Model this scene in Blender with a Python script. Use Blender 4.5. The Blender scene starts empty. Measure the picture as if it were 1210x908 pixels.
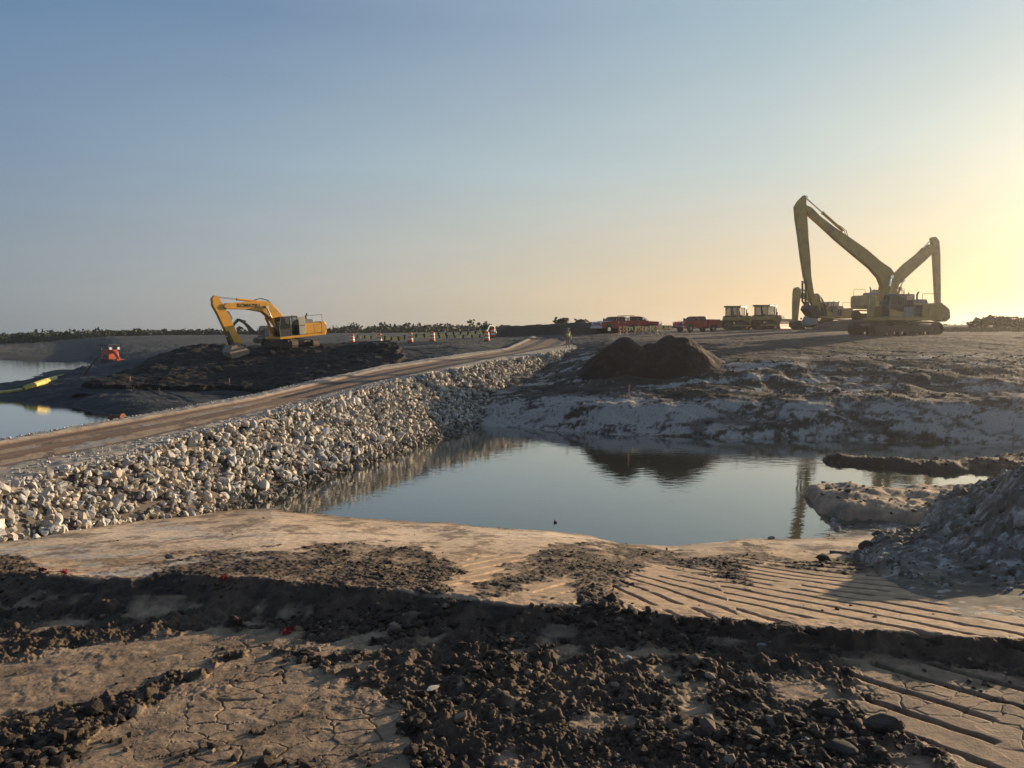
import bpy, bmesh, math, random
import numpy as np
from mathutils import Vector, Matrix
R = math.radians
random.seed(7)
rng = np.random.default_rng(11)
scn = bpy.context.scene
col = scn.collection

# ------------------------------------------------------------------ camera
CZ, F, PCX, PCY = 5.25, 909.0, 605.0, 454.0
PIT = math.atan(62 / 909)
SP, CP = math.sin(PIT), math.cos(PIT)
cam = bpy.data.cameras.new('camera')
cam.sensor_fit = 'HORIZONTAL'
cam.sensor_width = 36
cam.lens = 36 * F / 1210
cam.clip_start, cam.clip_end = 0.1, 6000
co = bpy.data.objects.new('camera', cam)
co.location = (0, 0, CZ)
co.rotation_euler = (math.pi / 2 - PIT, 0, 0)
col.objects.link(co)
scn.camera = co

def ray(px, py):
    a, b = (px - PCX) / F, (PCY - py) / F
    return (a, CP + b * SP, -SP + b * CP)
def P_z(px, py, z):
    r = ray(px, py); t = (z - CZ) / r[2]
    return (r[0] * t, r[1] * t, z)
def P_d(px, py, d):
    r = ray(px, py); t = d / r[1]
    return (r[0] * t, d, CZ + r[2] * t)
def P_dz(px, d, z):
    return ((px - PCX) / F * (d * CP + (CZ - z) * SP), d, z)
def proj(x, y, z):
    dep = y * CP + (CZ - z) * SP
    return PCX + F * x / dep, PCY - F * (y * SP - (CZ - z) * CP) / dep

# ------------------------------------------------------------------ numpy noise
def _h(xi, yi, seed):
    h = xi.astype(np.int64) * 374761393 + yi.astype(np.int64) * 668265263 + seed * 974711
    h = (h & 0xffffffff).astype(np.uint32)
    h = (h ^ (h >> np.uint32(13))) * np.uint32(1274126177)
    h = (h ^ (h >> np.uint32(15))) * np.uint32(2246822519)
    return ((h ^ (h >> np.uint32(16))) & np.uint32(0xffffff)).astype(np.float32) / np.float32(0xffffff)
def vn(x, y, seed=0):
    xf, yf = np.floor(x), np.floor(y)
    u, v = (x - xf).astype(np.float32), (y - yf).astype(np.float32)
    u = u * u * u * (u * (u * 6 - 15) + 10); v = v * v * v * (v * (v * 6 - 15) + 10)
    a, b = _h(xf, yf, seed), _h(xf + 1, yf, seed)
    c, d = _h(xf, yf + 1, seed), _h(xf + 1, yf + 1, seed)
    return (a + (b - a) * u + (c - a) * v + (a - b - c + d) * u * v) * 2 - 1
def fbm(x, y, octs=4, seed=0, gain=.5):
    s, amp, t = 0, 1, 0
    for o in range(octs):
        s = s + amp * vn(x * 2 ** o + 13.7 * o, y * 2 ** o - 7.3 * o, seed + o); t += amp; amp *= gain
    return s / t
def billow(x, y, octs=3, seed=0, gain=.5):
    s, amp, t = 0, 1, 0
    for o in range(octs):
        s = s + amp * np.abs(vn(x * 2 ** o + 5.1 * o, y * 2 ** o + 9.2 * o, seed + o)); t += amp; amp *= gain
    return s / t
def worley(x, y, seed=0):
    xf, yf = np.floor(x), np.floor(y)
    f1 = np.full(x.shape, 9., np.float32); f2 = f1.copy(); idv = np.zeros(x.shape, np.float32)
    for i in (-1, 0, 1):
        for j in (-1, 0, 1):
            cx, cy = xf + i, yf + j
            dx = cx + _h(cx, cy, seed) - x; dy = cy + _h(cx, cy, seed + 77) - y
            dd = np.sqrt(dx * dx + dy * dy).astype(np.float32)
            n = dd < f1
            f2 = np.where(n, f1, np.minimum(f2, dd)); idv = np.where(n, _h(cx, cy, seed + 31), idv)
            f1 = np.where(n, dd, f1)
    return f1, f2, idv
def sm(x, a, b):
    t = np.clip((x - a) / (b - a), 0, 1); return t * t * (3 - 2 * t)
def inpoly(px, py, poly):
    ins = np.zeros(px.shape, bool); n = len(poly)
    for i in range(n):
        x1, y1 = poly[i]; x2, y2 = poly[(i + 1) % n]
        if y1 == y2: continue
        c = ((y1 > py) != (y2 > py)) & (px < (x2 - x1) * (py - y1) / (y2 - y1) + x1)
        ins ^= c
    return ins

# ------------------------------------------------------------------ materials
def nodes(name):
    m = bpy.data.materials.new(name); m.use_nodes = True
    nt = m.node_tree; return m, nt, nt.nodes['Principled BSDF']
def mat(name, c, rough=.6, metal=0., var=.25, scale=3., bump=0., bscale=20., dirt=None, dirt_amt=.0, spec=.5, coat=0.):
    m, nt, b = nodes(name)
    tc = nt.nodes.new('ShaderNodeTexCoord')
    n = nt.nodes.new('ShaderNodeTexNoise'); n.inputs['Scale'].default_value = scale; n.inputs['Detail'].default_value = 6
    nt.links.new(tc.outputs['Object'], n.inputs['Vector'])
    mx = nt.nodes.new('ShaderNodeMix'); mx.data_type = 'RGBA'
    mx.inputs[6].default_value = (*[x * (1 - var) for x in c], 1); mx.inputs[7].default_value = (*[min(1, x * (1 + var)) for x in c], 1)
    nt.links.new(n.outputs['Fac'], mx.inputs[0]); out = mx.outputs[2]
    if dirt:
        n2 = nt.nodes.new('ShaderNodeTexNoise'); n2.inputs['Scale'].default_value = scale * 1.7; n2.inputs['Detail'].default_value = 8; n2.inputs['Roughness'].default_value = .7
        nt.links.new(tc.outputs['Object'], n2.inputs['Vector'])
        rp = nt.nodes.new('ShaderNodeMapRange'); rp.inputs[1].default_value = .62 - dirt_amt * .3; rp.inputs[2].default_value = .75 - dirt_amt * .2
        nt.links.new(n2.outputs['Fac'], rp.inputs[0])
        m2 = nt.nodes.new('ShaderNodeMix'); m2.data_type = 'RGBA'; m2.inputs[7].default_value = (*dirt, 1)
        nt.links.new(rp.outputs[0], m2.inputs[0]); nt.links.new(out, m2.inputs[6]); out = m2.outputs[2]
    nt.links.new(out, b.inputs['Base Color'])
    b.inputs['Roughness'].default_value = rough; b.inputs['Metallic'].default_value = metal
    b.inputs['Specular IOR Level'].default_value = spec
    if coat: b.inputs['Coat Weight'].default_value = coat
    if bump:
        n3 = nt.nodes.new('ShaderNodeTexNoise'); n3.inputs['Scale'].default_value = bscale; n3.inputs['Detail'].default_value = 8
        nt.links.new(tc.outputs['Object'], n3.inputs['Vector'])
        bp = nt.nodes.new('ShaderNodeBump'); bp.inputs['Strength'].default_value = bump; bp.inputs['Distance'].default_value = .05
        nt.links.new(n3.outputs['Fac'], bp.inputs['Height']); nt.links.new(bp.outputs[0], b.inputs['Normal'])
    return m
def attr_mat(name, rough=.9, nscale=9., var=.35, bump=.4, bscale=40., bdist=.02, spec=.3, pos=True):
    """albedo from the mesh's 'col' attribute, broken up by noise in object space"""
    m, nt, b = nodes(name)
    at = nt.nodes.new('ShaderNodeAttribute'); at.attribute_name = 'col'
    tc = nt.nodes.new('ShaderNodeTexCoord')
    n = nt.nodes.new('ShaderNodeTexNoise'); n.inputs['Scale'].default_value = nscale; n.inputs['Detail'].default_value = 9; n.inputs['Roughness'].default_value = .65
    nt.links.new(tc.outputs['Object'], n.inputs['Vector'])
    rp = nt.nodes.new('ShaderNodeMapRange'); rp.inputs[1].default_value = .25; rp.inputs[2].default_value = .75
    rp.inputs[3].default_value = 1 - var; rp.inputs[4].default_value = 1 + var
    nt.links.new(n.outputs['Fac'], rp.inputs[0])
    mu = nt.nodes.new('ShaderNodeVectorMath'); mu.operation = 'SCALE'
    nt.links.new(at.outputs['Color'], mu.inputs[0]); nt.links.new(rp.outputs[0], mu.inputs['Scale'])
    nt.links.new(mu.outputs[0], b.inputs['Base Color'])
    b.inputs['Roughness'].default_value = rough; b.inputs['Specular IOR Level'].default_value = spec
    n3 = nt.nodes.new('ShaderNodeTexNoise'); n3.inputs['Scale'].default_value = bscale; n3.inputs['Detail'].default_value = 10; n3.inputs['Roughness'].default_value = .65
    nt.links.new(tc.outputs['Object'], n3.inputs['Vector'])
    bp = nt.nodes.new('ShaderNodeBump'); bp.inputs['Strength'].default_value = bump; bp.inputs['Distance'].default_value = bdist
    nt.links.new(n3.outputs['Fac'], bp.inputs['Height']); nt.links.new(bp.outputs[0], b.inputs['Normal'])
    return m
MUD = (.10, .075, .055)
M = dict(
    ground=attr_mat('mud_and_sand', rough=.85),
    clod=attr_mat('clod_earth', rough=.85, nscale=14, bscale=60, bump=.6),
    rockm=attr_mat('riprap_stone', rough=.8, nscale=5, var=.4, bscale=14, bump=.6, bdist=.05),
    leaf=attr_mat('leaves', rough=.7, nscale=.6, var=.4, bump=0),
    yellow=mat('yellow_paint', (.78, .37, .025), .42, 0, .10, .8, dirt=(.52, .27, .05), dirt_amt=.3, coat=.2),
    dullyel=mat('muddy_yellow_paint', (.50, .34, .11), .7, 0, .12, .7, dirt=(.34, .23, .09), dirt_amt=.5),
    black=mat('black_rubber', (.025, .025, .026), .7, 0, .3, 4),
    steel=mat('muddy_steel', (.11, .085, .065), .6, .4, .4, 4, bump=.3),
    track=mat('muddy_track_steel', (.10, .075, .055), .75, .3, .45, 5, bump=.4),
    dryclay=mat('clay_on_bucket', (.34, .26, .19), .8, 0, .4, 3, bump=.4),
    chrome=mat('chromed_rod', (.75, .75, .75), .15, 1, .03),
    grey=mat('grey_paint', (.22, .23, .23), .5, 0, .15, 3, dirt=MUD, dirt_amt=.3),
    dark=mat('dark_grille', (.03, .03, .032), .5, .2, .2, 8),
    cream=mat('cream_panel', (.48, .46, .33), .5, 0, .1, 3),
    red=mat('red_paint', (.34, .012, .014), .5, 0, .1, 2, dirt=(.16, .1, .07), dirt_amt=.15, coat=.1),
    white=mat('white_paint', (.78, .78, .76), .4, 0, .05, 3, dirt=(.35, .28, .2), dirt_amt=.1),
    pale=mat('pale_grey_paint', (.25, .27, .30), .5, 0, .06, 3, dirt=(.2, .16, .12), dirt_amt=.2),
    orange=mat('orange_plastic', (.75, .16, .03), .5, 0, .1, 3),
    ored=mat('orange_red_paint', (.46, .085, .04), .45, 0, .15, 3, dirt=(.15, .08, .05), dirt_amt=.25),
    band=mat('white_band', (.8, .8, .76), .4, 0, .06, 5),
    fyel=mat('yellow_vinyl', (.80, .66, .10), .5, 0, .1, 3),
    flagc=mat('pale_yellow_flag', (.92, .74, .22), .6, 0, .1, 3),
    hivis=mat('hi_vis_cloth', (.62, .85, .16), .7, 0, .1, 6),
    higreen=mat('green_shirt', (.12, .42, .10), .8, 0, .1, 6),
    khaki=mat('khaki_cloth', (.30, .23, .15), .85, 0, .15, 6),
    skin=mat('skin', (.45, .27, .19), .55, 0, .06, 8),
    hair=mat('dark_hair', (.03, .022, .018), .7, 0, .2, 8),
    rust=mat('rusty_iron', (.20, .075, .035), .85, .2, .4, 5, bump=.4),
    pipe=mat('black_plastic_pipe', (.02, .02, .022), .5, 0, .2, 4),
    wood=mat('weathered_wood', (.16, .11, .075), .9, 0, .3, 6, bump=.4),
    boomy=mat('weathered_yellow_float', (.58, .50, .12), .6, 0, .25, 4, dirt=(.2, .17, .08), dirt_amt=.4),
    lath=mat('pink_stake', (.65, .32, .20), .7, 0, .15, 5),
    redrag=mat('red_plastic_scrap', (.40, .035, .045), .45, 0, .2, 12),
    bark=mat('bark', (.07, .055, .04), .9, 0, .3, 5),
)
def glass_mat(name, c, alpha=1):
    m, nt, b = nodes(name)
    b.inputs['Base Color'].default_value = (*c, 1); b.inputs['Roughness'].default_value = .06
    if alpha < 1: b.inputs['Alpha'].default_value = alpha
    n = nt.nodes.new('ShaderNodeTexNoise'); n.inputs['Scale'].default_value = 2
    rp = nt.nodes.new('ShaderNodeMapRange'); rp.inputs[3].default_value = .04; rp.inputs[4].default_value = .16
    nt.links.new(n.outputs['Fac'], rp.inputs[0]); nt.links.new(rp.outputs[0], b.inputs['Roughness'])
    return m
M['glass'] = glass_mat('tinted_glass', (.03, .035, .035), .42)
M['lens'] = glass_mat('lamp_lens', (.8, .8, .78))
M['redlens'] = glass_mat('red_lens', (.5, .02, .02))

# ------------------------------------------------------------------ object helpers
def tag(o, label=None, cat=None, group=None, kind=None):
    if label: o['label'] = label
    if cat: o['category'] = cat
    if group: o['group'] = group
    if kind: o['kind'] = kind
    return o
def empty(name, loc, rz=0., label=None, cat=None, group=None):
    o = bpy.data.objects.new(name, None); o.empty_display_size = .3
    o.location = loc; o.rotation_euler = (0, 0, rz); col.objects.link(o)
    return tag(o, label, cat, group)
def link_mesh(name, me, m, parent=None):
    if m: me.materials.append(m)
    o = bpy.data.objects.new(name, me); col.objects.link(o)
    if parent: o.parent = parent
    return o
def copy_tree(o, parent=None):
    c = o.copy(); col.objects.link(c)
    if parent: c.parent = parent
    for ch in list(o.children): copy_tree(ch, c)
    return c

class MB:
    def __init__(s, mtx=None): s.bm = bmesh.new(); s.mtx = mtx
    def _t(s, vs, m):
        bmesh.ops.transform(s.bm, matrix=m, verts=vs)
    def box(s, c, sz, rot=None):
        vs = bmesh.ops.create_cube(s.bm, size=1)['verts']
        m = Matrix.Translation(c) @ (rot.to_4x4() if rot else Matrix()) @ Matrix.Diagonal((*sz, 1))
        s._t(vs, m); return s
    def bb(s, x0, x1, y0, y1, z0, z1):
        return s.box(((x0 + x1) / 2, (y0 + y1) / 2, (z0 + z1) / 2), (abs(x1 - x0), abs(y1 - y0), abs(z1 - z0)))
    def prism(s, poly, y0, y1, y0b=None, y1b=None, n_top=None):
        """side outline (x,z) extruded across y"""
        a = sum(poly[i][0] * poly[(i + 1) % len(poly)][1] - poly[(i + 1) % len(poly)][0] * poly[i][1] for i in range(len(poly)))
        if a < 0: poly = poly[::-1]
        A = [s.bm.verts.new((p[0], y0 if len(p) < 4 else p[2], p[1])) for p in poly]
        B = [s.bm.verts.new((p[0], y1 if len(p) < 4 else p[3], p[1])) for p in poly]
        n = len(poly)
        f1 = s.bm.faces.new(A); f2 = s.bm.faces.new(B[::-1])
        for i in range(n): s.bm.faces.new((A[(i + 1) % n], A[i], B[i], B[(i + 1) % n]))
        bmesh.ops.triangulate(s.bm, faces=[f1, f2])
        return s
    def loft_prism(s, poly, w0, w1, zlo, zhi):
        """side outline whose half width goes from w0 (at zlo) to w1 (at zhi)"""
        q = []
        for x, z in poly:
            t = min(1, max(0, (z - zlo) / (zhi - zlo))); w = w0 + (w1 - w0) * t
            q.append((x, z, -w, w))
        return s.prism(q, 0, 0)
    def cyl(s, p0, p1, r, seg=14, r2=None, cap=True):
        p0, p1 = Vector(p0), Vector(p1); d = p1 - p0
        vs = bmesh.ops.create_cone(s.bm, cap_ends=cap, segments=seg, radius1=r, radius2=r if r2 is None else r2, depth=d.length)['verts']
        m = Matrix.Translation((p0 + p1) / 2) @ d.to_track_quat('Z', 'Y').to_matrix().to_4x4()
        s._t(vs, m); return s
    def tube(s, pts, r, seg=8):
        for a, b in zip(pts, pts[1:]): s.cyl(a, b, r, seg)
        return s
    def ball(s, c, sz, sub=2):
        vs = bmesh.ops.create_icosphere(s.bm, subdivisions=sub, radius=1)['verts']
        s._t(vs, Matrix.Translation(c) @ Matrix.Diagonal((*sz, 1))); return s
    def build(s, name, m, parent=None, bevel=0., smooth=False):
        if s.mtx: bmesh.ops.transform(s.bm, matrix=s.mtx, verts=s.bm.verts)
        bmesh.ops.recalc_face_normals(s.bm, faces=s.bm.faces)
        me = bpy.data.meshes.new(name); s.bm.to_mesh(me); s.bm.free()
        o = link_mesh(name, me, m, parent)
        if bevel:
            b = o.modifiers.new('edge', 'BEVEL'); b.width = bevel; b.segments = 2; b.limit_method = 'ANGLE'; b.angle_limit = R(35)
        if smooth:
            for p in me.polygons: p.use_smooth = True
        return o

def np_mesh(name, V, Fq, colr=None, m=None, parent=None, smooth=True):
    """Fq: (n,k) int array of k-gons"""
    me = bpy.data.meshes.new(name)
    k = Fq.shape[1]
    me.vertices.add(len(V)); me.vertices.foreach_set('co', np.ascontiguousarray(V, np.float32).ravel())
    me.loops.add(Fq.size); me.loops.foreach_set('vertex_index', np.ascontiguousarray(Fq, np.int32).ravel())
    me.polygons.add(len(Fq)); me.polygons.foreach_set('loop_start', np.arange(0, Fq.size, k, dtype=np.int32))
    me.polygons.foreach_set('use_smooth', np.full(len(Fq), smooth, bool))
    me.update(calc_edges=True)
    if colr is not None:
        at = me.attributes.new('col', 'FLOAT_COLOR', 'POINT')
        c4 = np.ones((len(V), 4), np.float32); c4[:, :3] = colr
        at.data.foreach_set('color', c4.ravel())
    return link_mesh(name, me, m, parent)
def grid_mesh(name, X, Y, Z, C, m, keep=None):
    nd, na = X.shape
    idx = np.arange(nd * na, dtype=np.int32).reshape(nd, na)
    Fq = np.stack([idx[:-1, :-1], idx[:-1, 1:], idx[1:, 1:], idx[1:, :-1]], -1).reshape(-1, 4)
    V = np.stack([X, Y, Z], -1).reshape(-1, 3); Cc = C.reshape(-1, 3)
    if keep is not None:
        kf = (keep[:-1, :-1] | keep[:-1, 1:] | keep[1:, 1:] | keep[1:, :-1]).reshape(-1)
        Fq = Fq[kf]
        u = np.unique(Fq); mp = np.zeros(len(V), np.int32); mp[u] = np.arange(len(u))
        V, Cc, Fq = V[u], Cc[u], mp[Fq]
    return np_mesh(name, V, Fq, Cc, m)

# ------------------------------------------------------------------ terrain: cross sections from the camera outwards
def row(*pts):
    L = []
    for px, py, d, z in pts:
        p = P_z(px, py, z) if d is None else (P_dz(px, d, z) if py is None else P_d(px, py, d))
        L.append((p[0] / p[1], p[1], p[2]))
    L.sort()
    a = np.array(L); return a
_ = None
ROWS = [
    row((-600, _, 1.5, 3.5), (605, _, 1.5, 3.5), (1800, _, 1.5, 3.5)),
    row((-600, 930, _, 2.1), (0, 930, _, 2.12), (400, 930, _, 2.2), (605, 930, _, 2.28), (1210, 930, _, 2.36), (1900, 930, _, 2.4)),
    row((-600, 730, _, 1.8), (0, 730, _, 1.85), (200, 731, _, 1.93), (400, 736, _, 2.0), (600, 748, _, 2.15), (800, 760, _, 2.21), (1000, 771, _, 2.27), (1210, 790, _, 2.34), (1900, 800, _, 2.4)),
    row((-600, 668, _, 2.1), (0, 672, _, 2.12), (100, 680, _, 2.15), (250, 683, _, 2.2), (400, 692, _, 2.25), (600, 713, _, 2.33), (700, 716, _, 2.36), (800, 726, _, 2.38), (900, 735, _, 2.4), (1000, 743, _, 2.42), (1210, 755, _, 2.5), (1900, 765, _, 2.6)),
    row((-600, 660, _, .9), (0, 637, _, .85), (150, 623, _, .6), (250, 608, _, .25), (320, 600, _, 0), (400, 612, _, 0), (500, 617, _, 0), (600, 622, _, 0), (650, 625, _, 0), (700, 631, _, 0), (740, 641, _, 0), (800, 645, _, 0), (870, 637, _, 0), (940, 638, _, 0), (1000, 634, _, 0), (1060, 628, _, 0), (1210, 615, _, 0), (1900, 640, _, 1.2)),
    row((-600, _, 22, .2), (0, _, 22.5, .1), (250, _, 26, -.5), (400, _, 24, -.8), (700, _, 21.5, -.8), (1000, _, 22, -.8), (1210, _, 24, -.6), (1900, _, 24, 1.0)),
    row((-600, _, 45, -.5), (0, _, 55, -.6), (250, _, 40, -.8), (540, _, 42, -.6), (700, _, 37.9, -.6), (1000, _, 36.2, -.6), (1210, _, 34.4, -.6), (1900, _, 33, -.2)),
    row((-600, 478, _, 0), (0, 474, _, 0), (60, 477, _, 0), (110, 484, _, 0), (150, 492, _, 0), (185, 498, _, 0), (230, 503, _, 0), (300, 494, _, 0), (420, 494, _, 0), (540, 503, _, 0), (600, 506, _, 0), (700, 513, _, 0), (800, 517, _, 0), (900, 519, _, 0), (1000, 520, _, 0), (1210, 526, _, 0), (1900, 530, _, .3)),
    row((-600, _, 64, .7), (0, _, 64, .7), (100, _, 60, 1.15), (150, _, 57, .9), (200, _, 56, .7), (300, _, 56, .7), (420, _, 54, .8), (540, _, 48, 1.1), (640, _, 44, 1.15), (720, _, 42, 1.32), (850, _, 41.4, 1.42), (1000, _, 40.7, 1.56), (1210, _, 39.4, 1.68), (1900, _, 37, 2.2)),
    row((-600, _, 70, .5), (0, _, 70, .5), (100, _, 70, 1.6), (150, _, 66, 1.3), (200, _, 61, 1.0), (300, _, 61, 1.0), (420, _, 61, 2.0), (540, _, 60, 2.8), (640, _, 47, 1.5), (720, _, 45, 1.66), (850, _, 44.6, 1.78), (1000, _, 44.2, 1.9), (1210, _, 43, 2.0), (1900, _, 43, 2.2)),
    row((-600, _, 72, .2), (0, _, 72, .2), (60, _, 73, .4), (100, _, 74, 1.65), (133, _, 74, 1.5), (200, _, 70, 1.9), (300, _, 70, 2.1), (420, _, 70, 2.8), (540, _, 67, 3.2), (640, _, 58, 2.3), (720, _, 51.5, 2.9), (850, _, 50.5, 3.25), (1000, _, 50.5, 3.4), (1210, _, 50.5, 3.5), (1900, _, 50, 3.8)),
    row((-600, _, 75, -.3), (0, _, 75, -.3), (60, _, 78, .3), (100, _, 80, 1.7), (133, _, 82, 1.7), (200, _, 80, 2.8), (300, _, 78, 3.3), (420, _, 78, 3.5), (540, _, 75, 3.9), (640, _, 71, 3.35), (720, _, 66, 4.1), (850, _, 62, 4.4), (1000, _, 63, 4.75), (1210, _, 63, 4.8), (1900, _, 60, 5.0)),
    row((-600, _, 140, -.3), (0, _, 138, -.3), (70, _, 120, -.3), (112, _, 100, -.3), (128, _, 97, 1.4), (140, _, 97, 1.5), (200, _, 100, 2.6), (300, _, 95, 3.3), (420, _, 90, 4.05), (540, _, 88, 4.3), (640, _, 92, 4.8), (720, _, 93, 5.1), (850, _, 93, 5.2), (1000, _, 90, 5.5), (1210, _, 88, 5.6), (1900, _, 85, 5.6)),
    row((-600, _, 165, 1.0), (0, _, 160, 1.0), (70, _, 150, .5), (105, _, 130, -.2), (126, _, 125, 1.0), (140, _, 125, 1.8), (200, _, 125, 2.3), (300, _, 130, 3.3), (420, _, 130, 4.5), (540, _, 130, 4.9), (640, _, 130, 5.2), (720, _, 130, 5.6), (850, _, 125, 6.0), (1000, _, 125, 6.3), (1210, _, 125, 6.3), (1900, _, 125, 6.2)),
    row((-600, _, 235, 1.7), (0, _, 235, 1.7), (70, _, 225, 2.6), (130, _, 200, 3.9), (200, _, 195, 4.25), (300, _, 200, 4.4), (420, _, 230, 5.0), (540, _, 230, 5.1), (640, _, 230, 5.2), (850, _, 230, 6.2), (1210, _, 230, 6.5), (1900, _, 230, 6.4)),
    row((-600, _, 900, 1.5), (605, _, 900, 3.), (1900, _, 900, 5.)),
]
LT = [(0, 519), (150, 493), (297, 466.5), (446, 432.5), (595, 411.5), (650, 403)]
LRL = [(0, 523), (150, 497), (297, 471), (446, 437), (595, 414), (657, 404.5)]
LRR = [(0, 550), (150, 521), (297, 487), (446, 450), (595, 420.5), (668, 407.5)]
LSH = [(0, 576), (75, 553), (150, 536), (200, 519), (300, 494), (400, 466), (500, 442), (600, 424), (690, 410.5)]
ZD, ZZ = np.array([8, 19, 28, 40, 55, 70, 90]), np.array([1.75, 1.85, 2.15, 2.7, 3.3, 3.8, 4.7])
def zroad(d): return np.interp(d, ZD, ZZ)
def edge(L):
    out = []
    for px, py in L:
        d = 30.
        for _i in range(40):
            p = P_z(px, py, float(zroad(d))); d = .5 * d + .5 * p[1]
        out.append((p[1], p[0]))
    out.sort(); (d0, x0), (d1, x1) = out[0], out[1]
    out.insert(0, (6., x0 - (d0 - 6) * (x1 - x0) / (d1 - d0)))
    (da, xa), (db, xb) = out[-2], out[-1]
    out.append((100., xb + (100 - db) * .16))
    a = np.array(out); return a[:, 0], a[:, 1]
EUL, ERL, ERR, ESH = edge(LT), edge(LRL), edge(LRR), edge(LSH)
def ex(E, d): return np.interp(d, E[0], E[1])

SPIT = [P_z(984, 545, 0), P_z(1040, 549, 0), P_z(1100, 553, 0), P_z(1180, 552, 0), P_z(1300, 545, 0)]
SLAB = [P_z(990, 588, 0), P_z(1030, 603, 0), P_z(1080, 608, 0), P_z(1150, 600, 0)]
def segdist(x, y, pts, ws):
    best = np.full(x.shape, 9., np.float32)
    for (p, q, w0, w1) in zip(pts, pts[1:], ws, ws[1:]):
        vx, vy = q[0] - p[0], q[1] - p[1]; L2 = vx * vx + vy * vy
        t = np.clip(((x - p[0]) * vx + (y - p[1]) * vy) / L2, 0, 1)
        dd = np.hypot(x - p[0] - t * vx, y - p[1] - t * vy) / (w0 + (w1 - w0) * t)
        best = np.minimum(best, dd)
    return best
def lofted(rows, a, d):
    z = np.interp(a, rows[0][:, 0], rows[0][:, 2]).astype(np.float64)
    for r0, r1 in zip(rows, rows[1:]):
        d0, z0 = np.interp(a, r0[:, 0], r0[:, 1]), np.interp(a, r0[:, 0], r0[:, 2])
        d1, z1 = np.interp(a, r1[:, 0], r1[:, 1]), np.interp(a, r1[:, 0], r1[:, 2])
        t = np.clip((d - d0) / np.maximum(d1 - d0, .01), 0, 1)
        z = np.where(d > d0, z0 + (z1 - z0) * t, z)
    return z
def base_z(x, y):
    """bare shape of the land, no small detail"""
    dl = np.interp(x / np.maximum(y, .5), ROWS[3][:, 0], ROWS[3][:, 1]); wl = np.exp(-((y - dl + .2) / .75) ** 2)
    d = y + .22 * fbm(x * .45, y * .45, 3, 3) * np.clip(y / 9, .5, 2.2) + wl * (.15 * fbm(x * 1.9, y * 1.9, 3, 5) + .08 * fbm(x * 8, y * 8, 3, 15))
    z = lofted(ROWS, x / np.maximum(y, .5) + .012 * fbm(x * .7, y * .7, 3, 27), d)
    n = fbm(x * .15, y * .15, 3, 21)
    sd = segdist(x, y, SPIT, [.5, .7, 1.0, 1.6, 2.4]) + .45 * fbm(x * .8, y * .8, 4, 8)
    z = np.maximum(z, np.where(sd < 1.6, (.30 + .07 * fbm(x * 1.6, y * 1.6, 4, 18) + .22 * (billow(x * 2.3, y * 2.3, 5, 28, .65) - .3)) * (1 - sd ** 2), -9))
    sd = segdist(x, y, SLAB, [.9, 1.7, 1.9, 2.4]) + .18 * fbm(x * .7, y * .7, 3, 9)
    z = np.maximum(z, np.where(sd < 1.5, (.42 + .14 * fbm(x * 1.3, y * 1.3, 4, 19)) * (1 - sd ** 7), -9))
    z = z + np.where(y > 34, (.20 * fbm(x * .32, y * .45, 4, 23) + .10 * fbm(x * 1.1, y * .7, 3, 24)) * sm(z, .35, 1.0) * sm(z, 3.6, 2.4), 0)
    z = z + np.where(y > 34, .07 * n * np.clip((z + .1) * 2, 0, 1), 0)
    return z
def cause_z(x, y):
    zr = zroad(y); xs, xl = ex(ESH, y), ex(EUL, y)
    zz = np.where(x > xs, zr - .80 * (x - xs), np.where(x < xl, zr - .5 * (xl - x), zr))
    return np.where((y > 6) & (y < 92), zz, -9.)
TAN_POLY = [
    [(-60, 806), (60, 778), (130, 760), (280, 742), (345, 748), (300, 768), (190, 800), (120, 826), (40, 842), (-60, 862)],
    [(40, 960), (120, 868), (190, 828), (285, 772), (340, 780), (420, 806), (492, 838), (470, 868), (500, 900), (470, 960)],
    [(985, 780), (1080, 778), (1260, 812), (1260, 960), (1150, 940), (1080, 868), (1010, 815)],
    [(400, 780), (440, 790), (430, 800), (400, 796)], [(725, 770), (790, 768), (800, 780), (730, 782)],
]
DARK_POLY = [
    [(180, 664), (290, 652), (420, 642), (500, 648), (545, 672), (530, 700), (300, 696), (180, 690)],
    [(630, 652), (660, 640), (735, 645), (770, 664), (745, 684), (720, 722), (690, 722), (668, 684), (640, 690), (580, 706), (560, 690)],
    [(730, 640), (790, 652), (850, 656), (900, 690), (880, 698), (835, 672), (760, 668)],
    [(-60, 655), (30, 662), (70, 690), (-60, 700)],
    [(860, 655), (960, 658), (1060, 672), (1050, 682), (930, 668), (860, 664)],
    [(880, 640), (920, 648), (905, 656), (880, 652)],
]
GR_POLY = [(830, 668), (880, 660), (1000, 668), (1080, 690), (1300, 760), (1300, 775), (930, 748), (880, 735)]
GRA_POLY = [(722, 690), (760, 672), (828, 668), (878, 735), (860, 742), (740, 735)]
GR2_POLY = [(985, 790), (1080, 780), (1260, 815), (1260, 960), (1150, 940), (1060, 868)]
GR3_POLY = [(520, 690), (560, 655), (640, 655), (625, 700), (700, 722), (735, 722), (720, 680), (690, 668), (520, 700)]
c_tan = np.array([.43, .30, .19]); c_tan2 = np.array([.34, .245, .16]); c_dark = np.array([.042, .030, .020]); c_dk2 = np.array([.12, .082, .053])
c_sand = np.array([.60, .48, .36]); c_gsand = np.array([.33, .31, .28]); c_gdark = np.array([.034, .029, .025]); c_gbrown = np.array([.065, .048, .036])
def lerp(a, b, t): return a + (b - a) * t[..., None]
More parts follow.
